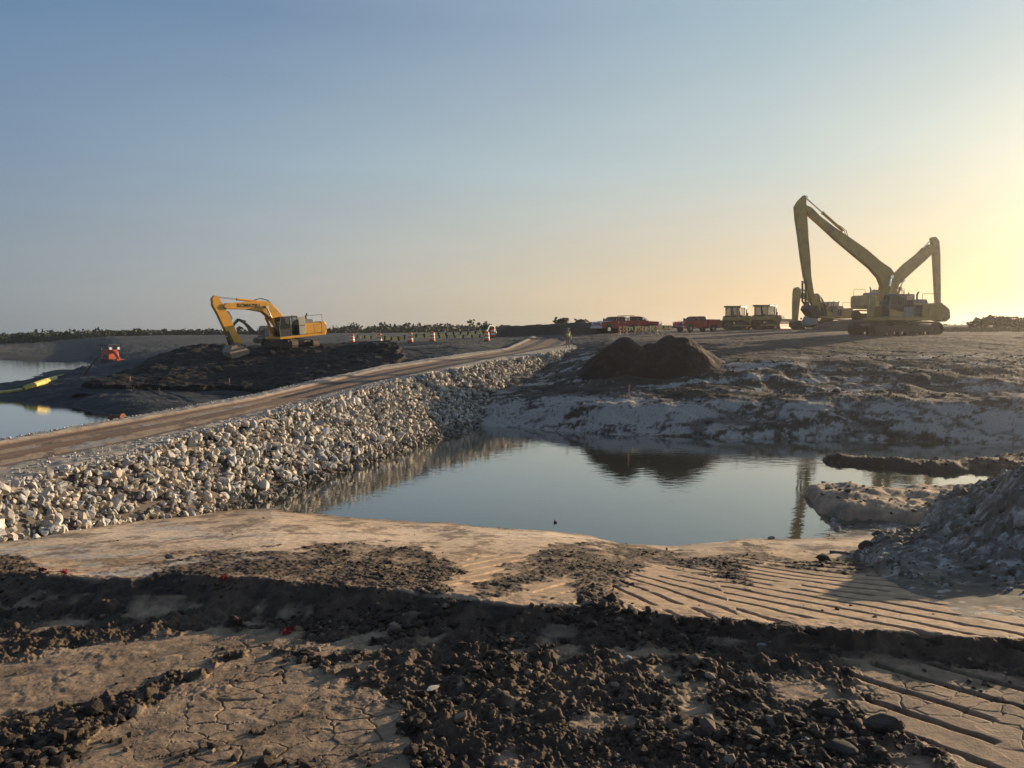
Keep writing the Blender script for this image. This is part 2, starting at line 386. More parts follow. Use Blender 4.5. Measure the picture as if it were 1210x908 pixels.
def ground(x, y):
    """final height and albedo of the land"""
    zb = base_z(x, y); px, py = proj(x, y, zb)
    z = zb.copy()
    near = y < 34
    wx, wy = 16 * fbm(x * 1.3, y * 1.3, 3, 40), 9 * fbm(x * 1.3, y * 1.3, 3, 45)
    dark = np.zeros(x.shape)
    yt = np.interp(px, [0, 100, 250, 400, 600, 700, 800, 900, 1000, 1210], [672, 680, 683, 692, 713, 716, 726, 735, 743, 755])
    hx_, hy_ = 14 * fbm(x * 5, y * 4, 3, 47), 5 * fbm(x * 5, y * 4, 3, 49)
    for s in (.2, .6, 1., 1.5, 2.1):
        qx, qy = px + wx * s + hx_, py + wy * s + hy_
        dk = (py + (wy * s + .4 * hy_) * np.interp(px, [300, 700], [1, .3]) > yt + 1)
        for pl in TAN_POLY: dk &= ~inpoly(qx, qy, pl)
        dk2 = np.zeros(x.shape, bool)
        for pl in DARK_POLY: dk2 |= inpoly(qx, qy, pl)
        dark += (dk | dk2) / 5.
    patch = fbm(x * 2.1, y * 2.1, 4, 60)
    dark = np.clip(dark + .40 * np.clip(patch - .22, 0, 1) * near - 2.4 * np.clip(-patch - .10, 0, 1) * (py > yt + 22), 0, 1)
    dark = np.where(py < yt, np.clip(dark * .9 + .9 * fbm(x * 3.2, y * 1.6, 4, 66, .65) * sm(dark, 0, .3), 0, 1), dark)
    dark = np.where(near, dark, 0.)
    f1, f2, idv = worley(x * 3.6 + .5 * patch + .12 * vn(x * 9, y * 9, 61), y * 5.0 + .12 * vn(x * 9, y * 9, 62), 5)
    cw = np.clip(.028 + .05 * vn(x * 1.7, y * 1.7, 63), .004, .07); crack = (1 - sm(f2 - f1, cw * .3, cw)) * sm(vn(x * 1.3, y * 1.3, 64), -.65, -.1)
    fine = fbm(x * 9, y * 9, 4, 70); b1 = billow(x * 3.1, y * 3.1, 4, 80, .6); b2 = billow(x * 9, y * 9, 3, 85, .6)
    fw1, fw2, idw = worley(x * 7 + .3 * fine, y * 7 + .3 * b1, 9)
    lump = np.clip(1 - fw1 * 1.25, 0, 1) * (.3 + .7 * idw)
    fade = np.clip(1.25 - y / 30, .25, 1)
    slope_tan = (py > yt)
    calm = np.where(py < yt, .5, 1 - .6 * sm(py, yt - 10, yt + 2) * sm(py, yt + 45, yt + 25))
    ingr = np.zeros(x.shape, bool)
    for pl in (GR_POLY, GRA_POLY, GR2_POLY, GR3_POLY): ingr |= inpoly(px, py, pl)
    flat_ = np.where(ingr, .35, 1.)
    streak = fbm(x * .9 + y * .5, (y - .4 * x) * 5, 4, 95)
    z += near * fade * (dark * calm * (.11 * (b1 - .3) + .07 * (b2 - .3) + .05 * (lump - .35) + .035 * fine + .03 * fbm(x * 24, y * 24, 3, 75)) +
                        (1 - dark) * flat_ * (.009 * fine + .008 * streak + .012 * b2 * sm(patch, -.1, .4) + slope_tan * sm(x, -3.6, -2.4) * (.010 * idv - .022 * crack)))
    # grouser marks of tracked machines: parallel grooves pressed in the clay
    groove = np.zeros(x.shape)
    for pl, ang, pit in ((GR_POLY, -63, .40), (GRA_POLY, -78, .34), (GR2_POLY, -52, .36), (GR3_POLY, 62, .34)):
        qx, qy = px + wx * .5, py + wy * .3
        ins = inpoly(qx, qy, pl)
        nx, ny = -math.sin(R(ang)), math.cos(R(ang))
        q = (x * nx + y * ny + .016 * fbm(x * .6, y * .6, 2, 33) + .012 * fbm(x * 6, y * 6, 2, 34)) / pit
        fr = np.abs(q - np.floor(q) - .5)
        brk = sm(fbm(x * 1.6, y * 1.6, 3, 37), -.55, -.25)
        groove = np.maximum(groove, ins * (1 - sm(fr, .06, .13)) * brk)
    z += near * (-.07 * groove * (1 - .6 * dark))
    mid_ = (y >= 34) & (y < 95)
    z += np.where(mid_ & (zb > -.05), .03 * fbm(x * 5, y * 5, 3, 138, .7) + .04 * (billow(x * .6, y * 1.3, 5, 130, .62) - .3) + .035 * fbm(x * 1.2 + y, y * 3.2, 4, 136, .65) - .05 * (1 - sm(np.abs(vn((x * .75 + y * .65) * .7, (y * .8 - x * .6) * .1, 139)), .02, .12)), 0)
    isl = (np.minimum(segdist(x, y, SPIT, [.8, 1.0, 1.3, 2.0, 3.0]), segdist(x, y, SLAB, [.9, 1.7, 1.9, 2.4])) < 1.4) & (zb > -.1)
    z += np.where(isl, .08 * fbm(x * 1.6, y * 1.6, 5, 151, .62), 0)
    zc = cause_z(x, y)
    oncause = zc > z
    z = np.where(oncause, zc - .10 - .02 * b1, z)
    # ---------------- albedo
    mixn = np.clip(.5 + .9 * fine, 0, 1)
    C = lerp(np.broadcast_to(c_tan2, x.shape + (3,)), c_tan, mixn)
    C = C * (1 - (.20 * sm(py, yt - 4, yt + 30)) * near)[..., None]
    C = lerp(C, c_dk2 * .9, near * .45 * sm(fbm(x * 1.7 + 9, y * 2.6, 5, 161, .62), .05, .30) * sm(py, yt + 5, yt + 30))
    al, pe = x * .75 + y * .66, y * .75 - x * .66; drag = fbm(al * .5, pe * 6, 5, 171, .6); z += near * slope_tan * (1 - dark) * .022 * drag * sm(x, -1.2, -2.0)
    C = C * (1 + .35 * np.clip(drag, -.6, .6) * near * slope_tan * sm(x, -1.2, -2.0))[..., None]
    shore = np.clip(1 - np.abs(py - 632) / 30, 0, 1) * near * (py < yt)
    C = lerp(C, c_sand, np.clip(shore * (.75 + .6 * streak), 0, 1)); C = lerp(C, np.array([.33, .32, .30]), near * (py < yt) * .7 * sm(fbm(x * .8, y * .9, 4, 99, .6), .12, .3) * sm(px, 420, 250))
    C = lerp(C, c_dk2, np.clip(sm(fbm(x * 1.5, y * .9, 6, 97, .78), .0, .30) * .75 * (py < yt - 4) * (1 - .7 * ingr), 0, 1))
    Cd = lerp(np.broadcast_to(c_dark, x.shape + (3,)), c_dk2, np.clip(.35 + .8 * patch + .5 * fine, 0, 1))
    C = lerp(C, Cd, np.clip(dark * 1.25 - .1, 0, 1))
    C = C * (1 - .35 * (crack * slope_tan * (1 - dark)))[..., None] * (1 - .22 * slope_tan * (1 - dark) * np.clip(.5 + idv - .5 + .6 * patch, 0, 1))[..., None]  # cracks darkened in the colour to paint their shade; plates vary in tone
    C = C * (1 - .62 * groove)[..., None]  # groove colour darkened: dark crumbs and painted shade in the recesses
    wet = sm(z, .24, .03) * near
    C = C * (1 - .5 * wet)[..., None]
    # far bank, bench and plateau
    far = y >= 34
    right = sm(x - (ex(ESH, y) + 1), 0, 2)
    s1 = fbm(x * .13 + y * .10, y * .75 - x * .06, 5, 101, .6); s2 = fbm(x * .9 - y * .6, y * .25 + x * .12, 4, 111, .6)
    lowz = sm(z, 1.75, 1.4); midz = sm(z, 1.5, 1.75) * sm(z, 4.0, 3.2)
    s3 = fbm(x * .9 - y * .5, y * 3.0 + x * .25, 4, 117, .7)
    s4 = fbm(x * 3.6, y * 2.6, 5, 119, .8)
    gs = np.clip((s1 * .8 + .4 * s2 + .5 * s3 + .6 * s4 + .20) * 4.2 * lowz + (s1 * .9 + .5 * s2 + .6 * s3 + .7 * s4 - .10) * 4.0 * midz, 0, 1)
    gl = 1 - sm(np.abs(vn((x * .75 + y * .65) * .55 + .6 * s1, (y * .8 - x * .6) * .06, 121)), .03, .10)
    Cf = lerp(np.broadcast_to(c_gdark, x.shape + (3,)), c_gbrown, np.clip(.5 + s2, 0, 1))
    Cf = lerp(Cf, c_gsand, np.clip(gs, 0, 1)); scr = 1 - sm(np.abs(vn((x * .8 - y * .6) * 1.6 + s3, (y * .8 + x * .6) * .22, 127)), .02, .10); Cf = Cf * (1 - .7 * gl * lowz)[..., None] * (1 - .65 * scr * (lowz + midz).clip(0, 1))[..., None]; Cf = Cf * (1 - .6 * sm(np.abs(z - 1.62), .16, .05) * sm(s3, -.3, .1))[..., None]  # line along the bench edge paints its shadow into the colour
    plat = sm(z, 3.9, 4.7); Cf = lerp(Cf, np.array([.080, .060, .046]), plat * .85)
    Cl = lerp(np.broadcast_to(np.array([.026, .028, .030]), x.shape + (3,)), np.array([.075, .078, .080]), np.clip(.2 + 1.0 * s1 + .5 * s2 + .4 * s3, 0, 1))
    Cl = lerp(Cl, np.array([.20, .14, .09]), sm(y, 140, 150) * sm(x / y, -.62, -.66))
    Cl = lerp(Cl, lerp(np.broadcast_to(np.array([.030, .032, .032]), x.shape + (3,)), np.array([.072, .075, .072]), np.clip(.4 + .9 * fbm(x * .10, y * .05, 5, 141, .6), 0, 1)), sm(y, 84, 100) * .85)
    Cl = lerp(Cl, np.array([.10, .10, .06]), sm(y, 205, 230))
    Cff = lerp(Cl, Cf, right)
    C = np.where(far[..., None], Cff, C)
    # spit and slab keep their own clay
    sd = segdist(x, y, SPIT, [.8, 1.0, 1.3, 2.0, 3.0]); C = lerp(C, np.array([.042, .034, .027]), sm(sd, 1.2, .9) * (z > -.1))
    sl = segdist(x, y, SLAB, [1.2, 2.0, 2.3, 3.0]); C = lerp(C, lerp(np.broadcast_to(c_tan, x.shape + (3,)), np.array([.16, .14, .115]), np.clip(.35 + 1.4 * patch, 0, 1)), sm(sl, 1.3, .9) * (z > -.1))
    C = np.where((oncause & (x > ex(ESH, y)))[..., None], np.array([.12, .10, .085]), C)
    return z, C

def a_cols():
    inner = np.linspace(-.72, .72, 1250)
    o = .72 + (3.2 - .72) * (np.linspace(0, 1, 60)[1:] ** 1.6)
    return np.concatenate([-o[::-1], inner, o])
def d_rows():
    L = [1.6]
    while L[-1] < 900:
        d = L[-1]
        D = 3.1 if d < 9 else 4.3
        st = d * d / (F * D) * (.75 if 4.6 < d < 70 else 3.)
        if 34 < d < 75: st = min(st, .16)
        if d > 75: st = max(.5, d * .012)
        L.append(d + st)
    return np.array(L)
A, Dr = a_cols(), d_rows()
GX = (A[None, :] * Dr[:, None]).astype(np.float64); GY = np.broadcast_to(Dr[:, None], GX.shape).astype(np.float64)
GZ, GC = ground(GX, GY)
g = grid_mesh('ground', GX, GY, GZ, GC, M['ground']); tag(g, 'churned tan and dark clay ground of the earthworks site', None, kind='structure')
def gz(x, y):
    x, y = np.atleast_1d(np.array(x, float)), np.atleast_1d(np.array(y, float)); return ground(x, y)[0]
def gz1(x, y): return float(gz([x], [y])[0])

# road on the causeway
dr = np.concatenate([np.arange(7, 40, .10), np.arange(40, 92, .25)]); tt = np.linspace(0, 1, 90)
RX = ex(EUL, dr)[:, None] * (1 - tt) + (ex(ESH, dr)[:, None] + .25) * tt; RY = np.broadcast_to(dr[:, None], RX.shape).copy()
tl = (ex(ERL, dr)[:, None] - ex(EUL, dr)[:, None]) / (ex(ESH, dr) - ex(EUL, dr))[:, None]
tr_ = (ex(ERR, dr)[:, None] - ex(EUL, dr)[:, None]) / (ex(ESH, dr) - ex(EUL, dr))[:, None]
T2 = np.broadcast_to(tt[None, :], RX.shape) + .012 * fbm(RX * 1.2, RY * 1.2, 3, 201)
dirt = sm(T2, tl - .02, tl + .03) * sm(T2, tr_ + .03, tr_ - .02)
rutc = sm(np.abs(np.abs((T2 - tl) / (tr_ - tl) - .5) - .22), .12, .03)
rut = np.sin((T2 - tl) / (tr_ - tl) * math.pi * 6) * dirt
lng = fbm(RX * 2.2 - RY * .6, RY * .12, 4, 205)
edgeb = sm(np.broadcast_to(tt, RX.shape), .0, .05)
RZ = zroad(RY) - .09 * dirt + .012 * rut + .02 * lng + .03 * fbm(RX * 3, RY * 3, 3, 207) * (1 - dirt) + .05 * (1 - dirt) * billow(RX * 5, RY * 5, 2, 209) - .12 * (1 - edgeb) - .15 * sm(np.broadcast_to(tt, RX.shape), .93, 1.)
RC = lerp(np.broadcast_to(np.array([.30, .25, .195]), RX.shape + (3,)), np.array([.40, .35, .28]), np.clip(.5 + fbm(RX * 4, RY * 4, 3, 211), 0, 1))
RZ = RZ - .05 * rutc * dirt
RC = lerp(RC, lerp(np.broadcast_to(np.array([.15, .096, .062]), RX.shape + (3,)), np.array([.225, .15, .10]), np.clip(.5 + 1.1 * lng, 0, 1)), dirt)
tag(grid_mesh('road', RX, RY, RZ, RC, M['ground']), 'brown haul road with pale gravel shoulders over the causeway', None, kind='structure')

# water
def water():
    m, nt, b = nodes('pond_water')
    b.inputs['Base Color'].default_value = (.030, .033, .024, 1); b.inputs['Roughness'].default_value = .3; b.inputs['Specular IOR Level'].default_value = 0
    gl = nt.nodes.new('ShaderNodeBsdfGlossy'); gl.inputs['Roughness'].default_value = .012; gl.inputs['Color'].default_value = (.97, .97, .95, 1)
    fr = nt.nodes.new('ShaderNodeFresnel'); fr.inputs['IOR'].default_value = 1.45
    fm = nt.nodes.new('ShaderNodeMath'); fm.operation = 'MULTIPLY'; fm.use_clamp = True; fm.inputs[1].default_value = 1.6; nt.links.new(fr.outputs[0], fm.inputs[0])
    ms = nt.nodes.new('ShaderNodeMixShader'); nt.links.new(fm.outputs[0], ms.inputs[0]); nt.links.new(b.outputs[0], ms.inputs[1]); nt.links.new(gl.outputs[0], ms.inputs[2]); nt.links.new(ms.outputs[0], nt.nodes['Material Output'].inputs['Surface'])
    tc = nt.nodes.new('ShaderNodeTexCoord'); mp = nt.nodes.new('ShaderNodeMapping'); mp.inputs['Scale'].default_value = (1., 1.6, 1)
    nt.links.new(tc.outputs['Object'], mp.inputs[0])
    n = nt.nodes.new('ShaderNodeTexNoise'); n.inputs['Scale'].default_value = 2.2; n.inputs['Detail'].default_value = 4
    n2 = nt.nodes.new('ShaderNodeTexNoise'); n2.inputs['Scale'].default_value = .35; n2.inputs['Detail'].default_value = 2
    nt.links.new(mp.outputs[0], n.inputs['Vector']); nt.links.new(mp.outputs[0], n2.inputs['Vector'])
    mu = nt.nodes.new('ShaderNodeMath'); mu.operation = 'MULTIPLY'
    nt.links.new(n.outputs['Fac'], mu.inputs[0]); nt.links.new(n2.outputs['Fac'], mu.inputs[1])
    bp = nt.nodes.new('ShaderNodeBump'); bp.inputs['Strength'].default_value = .18; bp.inputs['Distance'].default_value = .05
    nt.links.new(mu.outputs[0], bp.inputs['Height']); nt.links.new(bp.outputs[0], gl.inputs['Normal'])
    V = np.array([(-230, 12, 0), (60, 12, 0), (60, 200, 0), (-230, 200, 0)], float)
    tag(np_mesh('water', V, np.array([[0, 1, 2, 3]]), None, m, smooth=False), 'still murky pond water', None, kind='structure')
water()

# ------------------------------------------------------------------ piles of earth (each its own thing)
def pile(name, label, rows, rough, cols, a0, a1, d0, d1, na, nd, seed, cat='dirt pile', group=None, zfun=None, lump=1., outline=None):
    a = np.linspace(a0, a1, na); d = d0 * (d1 / d0) ** np.linspace(0, 1, nd)
    X = a[None, :] * d[:, None]; Y = np.broadcast_to(d[:, None], X.shape).copy()
    wob = fbm(X * .5, Y * .5, 3, seed)
    zb = zfun(X, Y) if zfun else lofted(rows, a[None, :] + 0 * Y + .006 * wob, Y + .5 * wob * (d0 / 40))
    gb = np.maximum(base_z(X, Y), cause_z(X, Y))
    if outline:
        qx, qy = proj(X, Y, gb); s_ = sum(inpoly(qx + 5 * k * wob, qy + 2.2 * k * wob, outline) for k in (.4, 1., 1.6)) / 3.
        zb = np.maximum(zb, np.where(s_ > 0, gb - .08 + .38 * s_, -9))
    h = zb - gb
    k = np.clip(h / .4, 0, 1)
    f = 40. / d0 if d0 > 25 else 3.
    f1, f2, idv = worley(X * f * 1.3, Y * f * 1.3, seed + 3)
    z = zb + k * rough * (1.1 * (billow(X * f * .6, Y * f * .6, 5, seed + 9, .6) - .3) + .9 * lump * (np.clip(1 - f1 * 1.2, 0, 1) * (.3 + .7 * idv) - .3) + .5 * fbm(X * f * 2, Y * f * 2, 4, seed + 14, .65))
    n = fbm(X * f * .5, Y * f * .5, 5, seed + 20, .6); n2 = fbm(X * f * 2.4, Y * f * 2.4, 3, seed + 27, .6)
    C = lerp(np.broadcast_to(np.array(cols[0]), X.shape + (3,)), np.array(cols[1]), np.clip(.5 + 1.3 * n + .5 * n2, 0, 1))
    if len(cols) > 2: C = lerp(C, np.array(cols[2]), sm(n2 + .5 * n, .22, .5))
    keep = z > gb - .06
    o = grid_mesh(name, X, Y, np.where(keep, z, np.minimum(z, gb - .15)), C, M['clod'], keep)
    return tag(o, label, cat, group)
def prow(*pts): return row(*pts)
# long black berm under the left excavator
BERM = [
    row((90, 459, 62, 0), (176, 461, 61, 0), (265, 460, 61, 0), (331, 465, 60, 0), (381, 457, 61, 0), (414, 449, 62, 0), (447, 442, 63, 0), (478, 432, 65, 0)),
    row((90, 457, 63.5, 0), (150, 444, 66, 0), (182, 434, 68, 0), (232, 430, 71, 0), (265, 434, 72, 0), (300, 436, 70, 0), (331, 436, 67, 0), (381, 428, 66, 0), (414, 425, 66, 0), (447, 424, 66.5, 0), (478, 431, 66, 0)),
    row((90, 456.5, 64, 0), (150, 441, 69, 0), (182, 424, 74, 0), (215, 411, 78, 0), (235, 406.5, 79, 0), (258, 407, 80, 0), (290, 411, 79, 0), (302, 415, 75.5, 0), (390, 415, 74, 0), (414, 408, 72, 0), (450, 404.5, 71, 0), (468, 410, 69, 0), (478, 430, 67, 0)),
    row((90, _, 67, 0.8), (150, _, 75, 1.4), (182, _, 80, 2.6), (232, _, 84, 3.4), (300, _, 84, 3.42), (390, _, 82, 3.45), (450, _, 80, 3.6), (478, _, 74, 2.9)),
    row((90, _, 70, 0.5), (150, _, 80, 1.0), (182, _, 86, 1.8), (232, _, 89, 2.4), (300, _, 89, 2.6), (390, _, 88, 2.8), (450, _, 88, 3.2), (478, _, 78, 2.5)),
]
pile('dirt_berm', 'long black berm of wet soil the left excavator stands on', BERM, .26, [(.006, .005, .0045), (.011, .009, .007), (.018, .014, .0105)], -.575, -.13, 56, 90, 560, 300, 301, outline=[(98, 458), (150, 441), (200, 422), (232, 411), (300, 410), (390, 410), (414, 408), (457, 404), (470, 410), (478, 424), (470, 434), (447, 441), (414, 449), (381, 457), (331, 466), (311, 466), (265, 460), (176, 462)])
def cones(X, Y):
    w = .35 * fbm(X * .6, Y * .6, 4, 333)
    zs = -9
    for px, py, d, sl in ((739, 397, 51.6, .90), (793, 396, 51.2, .82), (806, 399, 51.0, .80), (768, 404, 51.8, .85), (718, 412, 51.4, .95), (832, 414, 50.8, .80)):
        c = P_d(px, py, d); rr = np.sqrt((X - c[0]) ** 2 + (Y - c[1]) ** 2 + .35)
        v = c[2] + .45 - sl * rr + .42 * w; dm = np.clip(.5 + (v - zs) / .7, 0, 1); zs = zs + (v - zs) * dm + .175 * dm * (1 - dm)
    return zs
pile('dirt_pile', 'two humped pile of dark brown soil on the far bank beside the riprap', None, .16, [(.024, .014, .010), (.036, .021, .014), (.05, .032, .022)], (.07), .31, 45.5, 58, 420, 280, 351, zfun=cones)
# pale spoil heap at the right edge of the foreground
HEAP = [
    row((995, 652, _, .75), (1042, 682, _, 1.75), (1076, 699, _, 2.0), (1111, 716, _, 2.15), (1143, 733, _, 2.3), (1162, 741, _, 2.35), (1210, 752, _, 2.4), (1500, 775, _, 2.4), (2000, 800, _, 2.3)),
    row((995, 651, 14.6, 0), (1042, 662, 11.6, 0), (1076, 672, 10.6, 0), (1111, 680, 10.3, 0), (1143, 690, 9.8, 0), (1162, 690, 9.8, 0), (1210, 684, 9.8, 0), (1500, _, 10, 2.7), (2000, _, 11, 2.4)),
    row((995, _, 15.2, .7), (1042, 636, 14.2, 0), (1076, 629, 13.6, 0), (1111, 625, 13.2, 0), (1143, 609, 12.8, 0), (1162, 593, 12.6, 0), (1197, 563, 12.4, 0), (1215, 553, 12.3, 0), (1270, 540, 12.4, 0), (1400, _, 13, 3.0), (2000, _, 13, 2.4)),
    row((995, _, 15.6, .55), (1042, _, 15.6, 1.1), (1076, _, 15.2, 1.2), (1111, _, 15, 1.25), (1143, _, 14.8, 1.5), (1197, _, 14.8, 2.5), (1270, _, 15, 2.9), (2000, _, 15, 2.3)),
    row((995, _, 16.2, .3), (1042, _, 16.8, .5), (1076, _, 17.2, .6), (1111, _, 17.6, 1.5), (1143, 575, 17.8, 0), (1197, 560, 17.8, 0), (1270, 550, 18, 0), (2000, _, 18, 2.2)),
    row((995, _, 17, 0), (1042, _, 18.4, .1), (1076, _, 19.5, .1), (1111, _, 20.5, .1), (1143, _, 22, .3), (1197, _, 23, .3), (1270, _, 24, .3), (2000, _, 24, .8)),
]
pile('spoil_heap', 'pale grey heap of clay and broken rock at the shaded right edge', HEAP, .15, [(.10, .085, .067), (.23, .205, .172), (.40, .38, .345)], .42, 1.5, 7.5, 24, 620, 520, 401, lump=1.3)
# dark banks behind the road end and behind the dozers
def bank(name, label, tops, d, wid, cols, seed, flat=.25):
    a0, a1 = (tops[0][0] - 612) / F, (tops[-1][0] - 598) / F
    pts = [P_d(px, py, d) for px, py in tops]; ax = np.array([p[0] / p[1] for p in pts]); zx = np.array([p[2] for p in pts])
    def zf(X, Y):
        t = np.interp(X / Y, ax, zx); s = np.abs(Y - d) / wid
        return t - np.clip(s - flat, 0, 9) * 2.6 + .2 * fbm(X * .5, Y * .5, 3, seed)
    return pile(name, label, None, .22, cols, a0, a1, d - wid * 2, d + wid * 2, 240, 60, seed, zfun=zf)
bank('earth_bank', 'long low dark earth bank behind the person', [(566, 402), (582, 390), (600, 386), (640, 385), (665, 382.5), (700, 381.5), (730, 381), (748, 383), (765, 394)], 96, 5, [(.028, .027, .026), (.05, .045, .038)], 501)
bank('earth_bank', 'dark earth bank behind the two bulldozers', [(838, 390), (848, 381), (862, 376), (880, 374), (905, 376), (925, 378), (948, 379), (965, 384), (990, 392)], 122, 4, [(.06, .045, .035), (.09, .07, .05)], 511)
bank('earth_bank', 'flat topped brown earth bank the rear long reach excavator stands on', [(955, 391), (968, 385), (985, 380), (1005, 378.5), (1040, 378), (1075, 378.5), (1100, 381), (1120, 388)], 92, 8, [(.06, .042, .03), (.10, .072, .05)], 521, flat=.45)

# ------------------------------------------------------------------ rocks
def hull(npts, seed, flat=(1, .8, .65), jag=.25):
    r = np.random.default_rng(seed); bm = bmesh.new()
    for i in range(npts):
        v = r.normal(size=3); v /= np.linalg.norm(v); v *= 1 - jag * r.random()
        bm.verts.new((v * np.array(flat)).tolist())
    res = bmesh.ops.convex_hull(bm, input=bm.verts)
    bmesh.ops.delete(bm, geom=[e for e in res['geom_interior'] if isinstance(e, bmesh.types.BMVert)], context='VERTS')
    bmesh.ops.triangulate(bm, faces=bm.faces); bm.verts.index_update()
    V = np.array([v.co[:] for v in bm.verts]); T = np.array([[v.index for v in f.verts] for f in bm.faces]); bm.free()
    return V, T
def rand_rot(r):
    q = r.normal(size=4); q /= np.linalg.norm(q); w, x, y, z = q
    return np.array([[1 - 2 * (y * y + z * z), 2 * (x * y - z * w), 2 * (x * z + y * w)], [2 * (x * y + z * w), 1 - 2 * (x * x + z * z), 2 * (y * z - x * w)], [2 * (x * z - y * w), 2 * (y * z + x * w), 1 - 2 * (x * x + y * y)]])
def scatter(name, hulls, pos, size, cols, m, label, flatrot=False, squash=None):
    Vs, Ts, Cs, off = [], [], [], 0
    for i in range(len(pos)):
        V, T = hulls[i % len(hulls)]
        W = V @ rand_rot(rng).T * size[i]
        if squash is not None: W[:, 2] *= squash
        Vs.append(W + pos[i]); Ts.append(T + off); Cs.append(np.broadcast_to(cols[i], (len(V), 3))); off += len(V)
    o = np_mesh(name, np.concatenate(Vs), np.concatenate(Ts), np.concatenate(Cs), m, smooth=False)
    return tag(o, label, None, kind='stuff')
ROCKH = [hull(n, 900 + i, f, .22) for i, (n, f) in enumerate([(16, (1, .75, .6)), (14, (1, .6, .5)), (18, (1, .9, .7)), (13, (1, .8, .45)), (20, (1, .85, .75)), (15, (1.1, .55, .6)), (12, (1, .7, .7)), (17, (1, .65, .55))])]
PAL = 1.08 * np.array([(.52, .47, .39), (.58, .54, .47), (.44, .42, .39), (.36, .37, .38), (.30, .33, .36), (.50, .41, .31), (.62, .59, .53), (.42, .35, .27), (.55, .51, .45), (.26, .28, .30)])
PAL = PAL * .68 + PAL.mean(1, keepdims=True) * .32
rp, rs, rc = [], [], []
d = 13.5
cand = []
for layer in range(3):
    d = 13.5
    while d < 74:
        wslope = 5.2
        n = 24 if d < 45 else 18
        for k in range(n):
            u = random.random()
            dd = d + random.uniform(-.2, .2)
            t = u * wslope + .12
            x = float(ex(ESH, dd)) + t + 0
            cand.append((x, dd, layer))
        d += .20 if d < 45 else .27
ca = np.array(cand); zc = cause_z(ca[:, 0], ca[:, 1]); zb = base_z(ca[:, 0], ca[:, 1])
pxs, pys = proj(ca[:, 0], ca[:, 1], zc)
ok = (zc > np.maximum(zb, -.25) - .12) & (pxs > -25) & (zc > -.3)
for (x, y, ly), z, b in zip(ca[ok], zc[ok], zb[ok]):
    s = min(.27, max(.05, random.lognormvariate(math.log(.108), .45))) * (.82 if y < 22 else (1.0 if y < 40 else 1.1))
    z = max(z, b)
    rp.append((x, y, z - .02 + (-.06, .06, .15)[int(ly)] + s * .1)); rs.append(s)
    c = PAL[int(rng.integers(len(PAL)))] * rng.uniform(.65, 1.08) * np.array([1.02, .97, .88])
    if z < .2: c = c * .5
    rc.append(np.clip(c, 0, .7))
rp, rs, rc = np.array(rp), np.array(rs), np.array(rc)
show = rs / rp[:, 1] + .004 * (rp[:, 2] > .2)
order = np.argsort(-show)
near_i, far_i = order[:296], order[296:]
# individual rocks share eight meshes in several stone colours
stone_mesh = {}
for hi, (V, T) in enumerate(ROCKH):
    for ci in range(len(PAL)):
        me = bpy.data.meshes.new('riprap_rock'); me.from_pydata(V.tolist(), [], T.tolist())
        at = me.attributes.new('col', 'FLOAT_COLOR', 'POINT')
        at.data.foreach_set('color', np.tile(np.array([*PAL[ci], 1], np.float32), len(V))); me.materials.append(M['rockm'])
        stone_mesh[hi, ci] = me
KIND = ['tan', 'pale', 'grey', 'blue grey', 'blue grey', 'tan', 'pale', 'brown', 'pale', 'dark grey']
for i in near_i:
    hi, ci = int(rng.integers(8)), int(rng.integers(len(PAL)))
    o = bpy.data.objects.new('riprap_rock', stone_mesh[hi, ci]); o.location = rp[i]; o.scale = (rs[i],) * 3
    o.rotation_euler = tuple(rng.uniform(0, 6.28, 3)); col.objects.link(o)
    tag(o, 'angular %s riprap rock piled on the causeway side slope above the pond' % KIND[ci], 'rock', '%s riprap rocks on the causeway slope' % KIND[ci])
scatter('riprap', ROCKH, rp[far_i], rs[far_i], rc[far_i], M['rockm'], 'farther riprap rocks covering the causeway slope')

# gravel of small stones on the shoulders and at the foot of the slope
gp, gs_, gc = [], [], []
for k in range(3800):
    dd = random.uniform(14, 42); t = random.choice((0, 0, 1))
    xs_, xr = float(ex(ESH, dd)), float(ex(ERR, dd))
    if t: xa = float(ex(EUL, dd)) + random.random() ** 2 * .5
    else: xa = xs_ + .3 - random.random() ** 1.5 * (xs_ - xr)
    s = random.uniform(.02, .065) * (1 + .3 * (not t))
    gp.append((xa, dd, float(zroad(dd)) + .0)); gs_.append(s); gc.append(PAL[int(rng.integers(len(PAL)))] * random.uniform(.6, 1))
scatter('gravel', ROCKH[:4], np.array(gp), np.array(gs_), np.array(gc), M['rockm'], 'loose gravel along the road shoulders')

# mud clods
def lumpy(seed, flat=(1, .85, .7), amp=.32):
    r = np.random.default_rng(seed); bm = bmesh.new(); bmesh.ops.create_icosphere(bm, subdivisions=2 if amp > .4 else 1, radius=1)
    V = np.array([v.co[:] for v in bm.verts]); T = np.array([[v.index for v in f.verts] for f in bm.faces]); bm.free()
    ph = r.uniform(0, 6.28, 6); k = r.normal(size=(6, 3)) * 2.4
    s = sum(np.sin(V @ k[i] + ph[i]) for i in range(6)) / 6
    V = V * (1 + amp * s + r.uniform(-.13, .13, len(V)))[:, None] * np.array(flat)
    return V, T
CLH = [lumpy(40 + i, f) for i, f in enumerate(((1, .85, .7), (1, .7, .5), (1, .9, .8), (1.1, .6, .5), (1, .8, .45), (1, .95, .65)))] + [lumpy(60 + i, f, .5) for i, f in enumerate(((1, .8, .6), (1, .9, .7)))]
CLX = [hull(n, 700 + i, f, .5) for i, (n, f) in enumerate(((9, (1, .8, .5)), (11, (1, .85, .75)), (10, (1, .6, .55)), (12, (1, .9, .8)), (9, (1.1, .7, .4)), (11, (1, .85, .65))))]
N = 230000
aa = rng.uniform(-.78, .95, N); dd = 1 / rng.uniform(1 / 21, 1 / 4.3, N)
xx, yy = aa * dd, dd
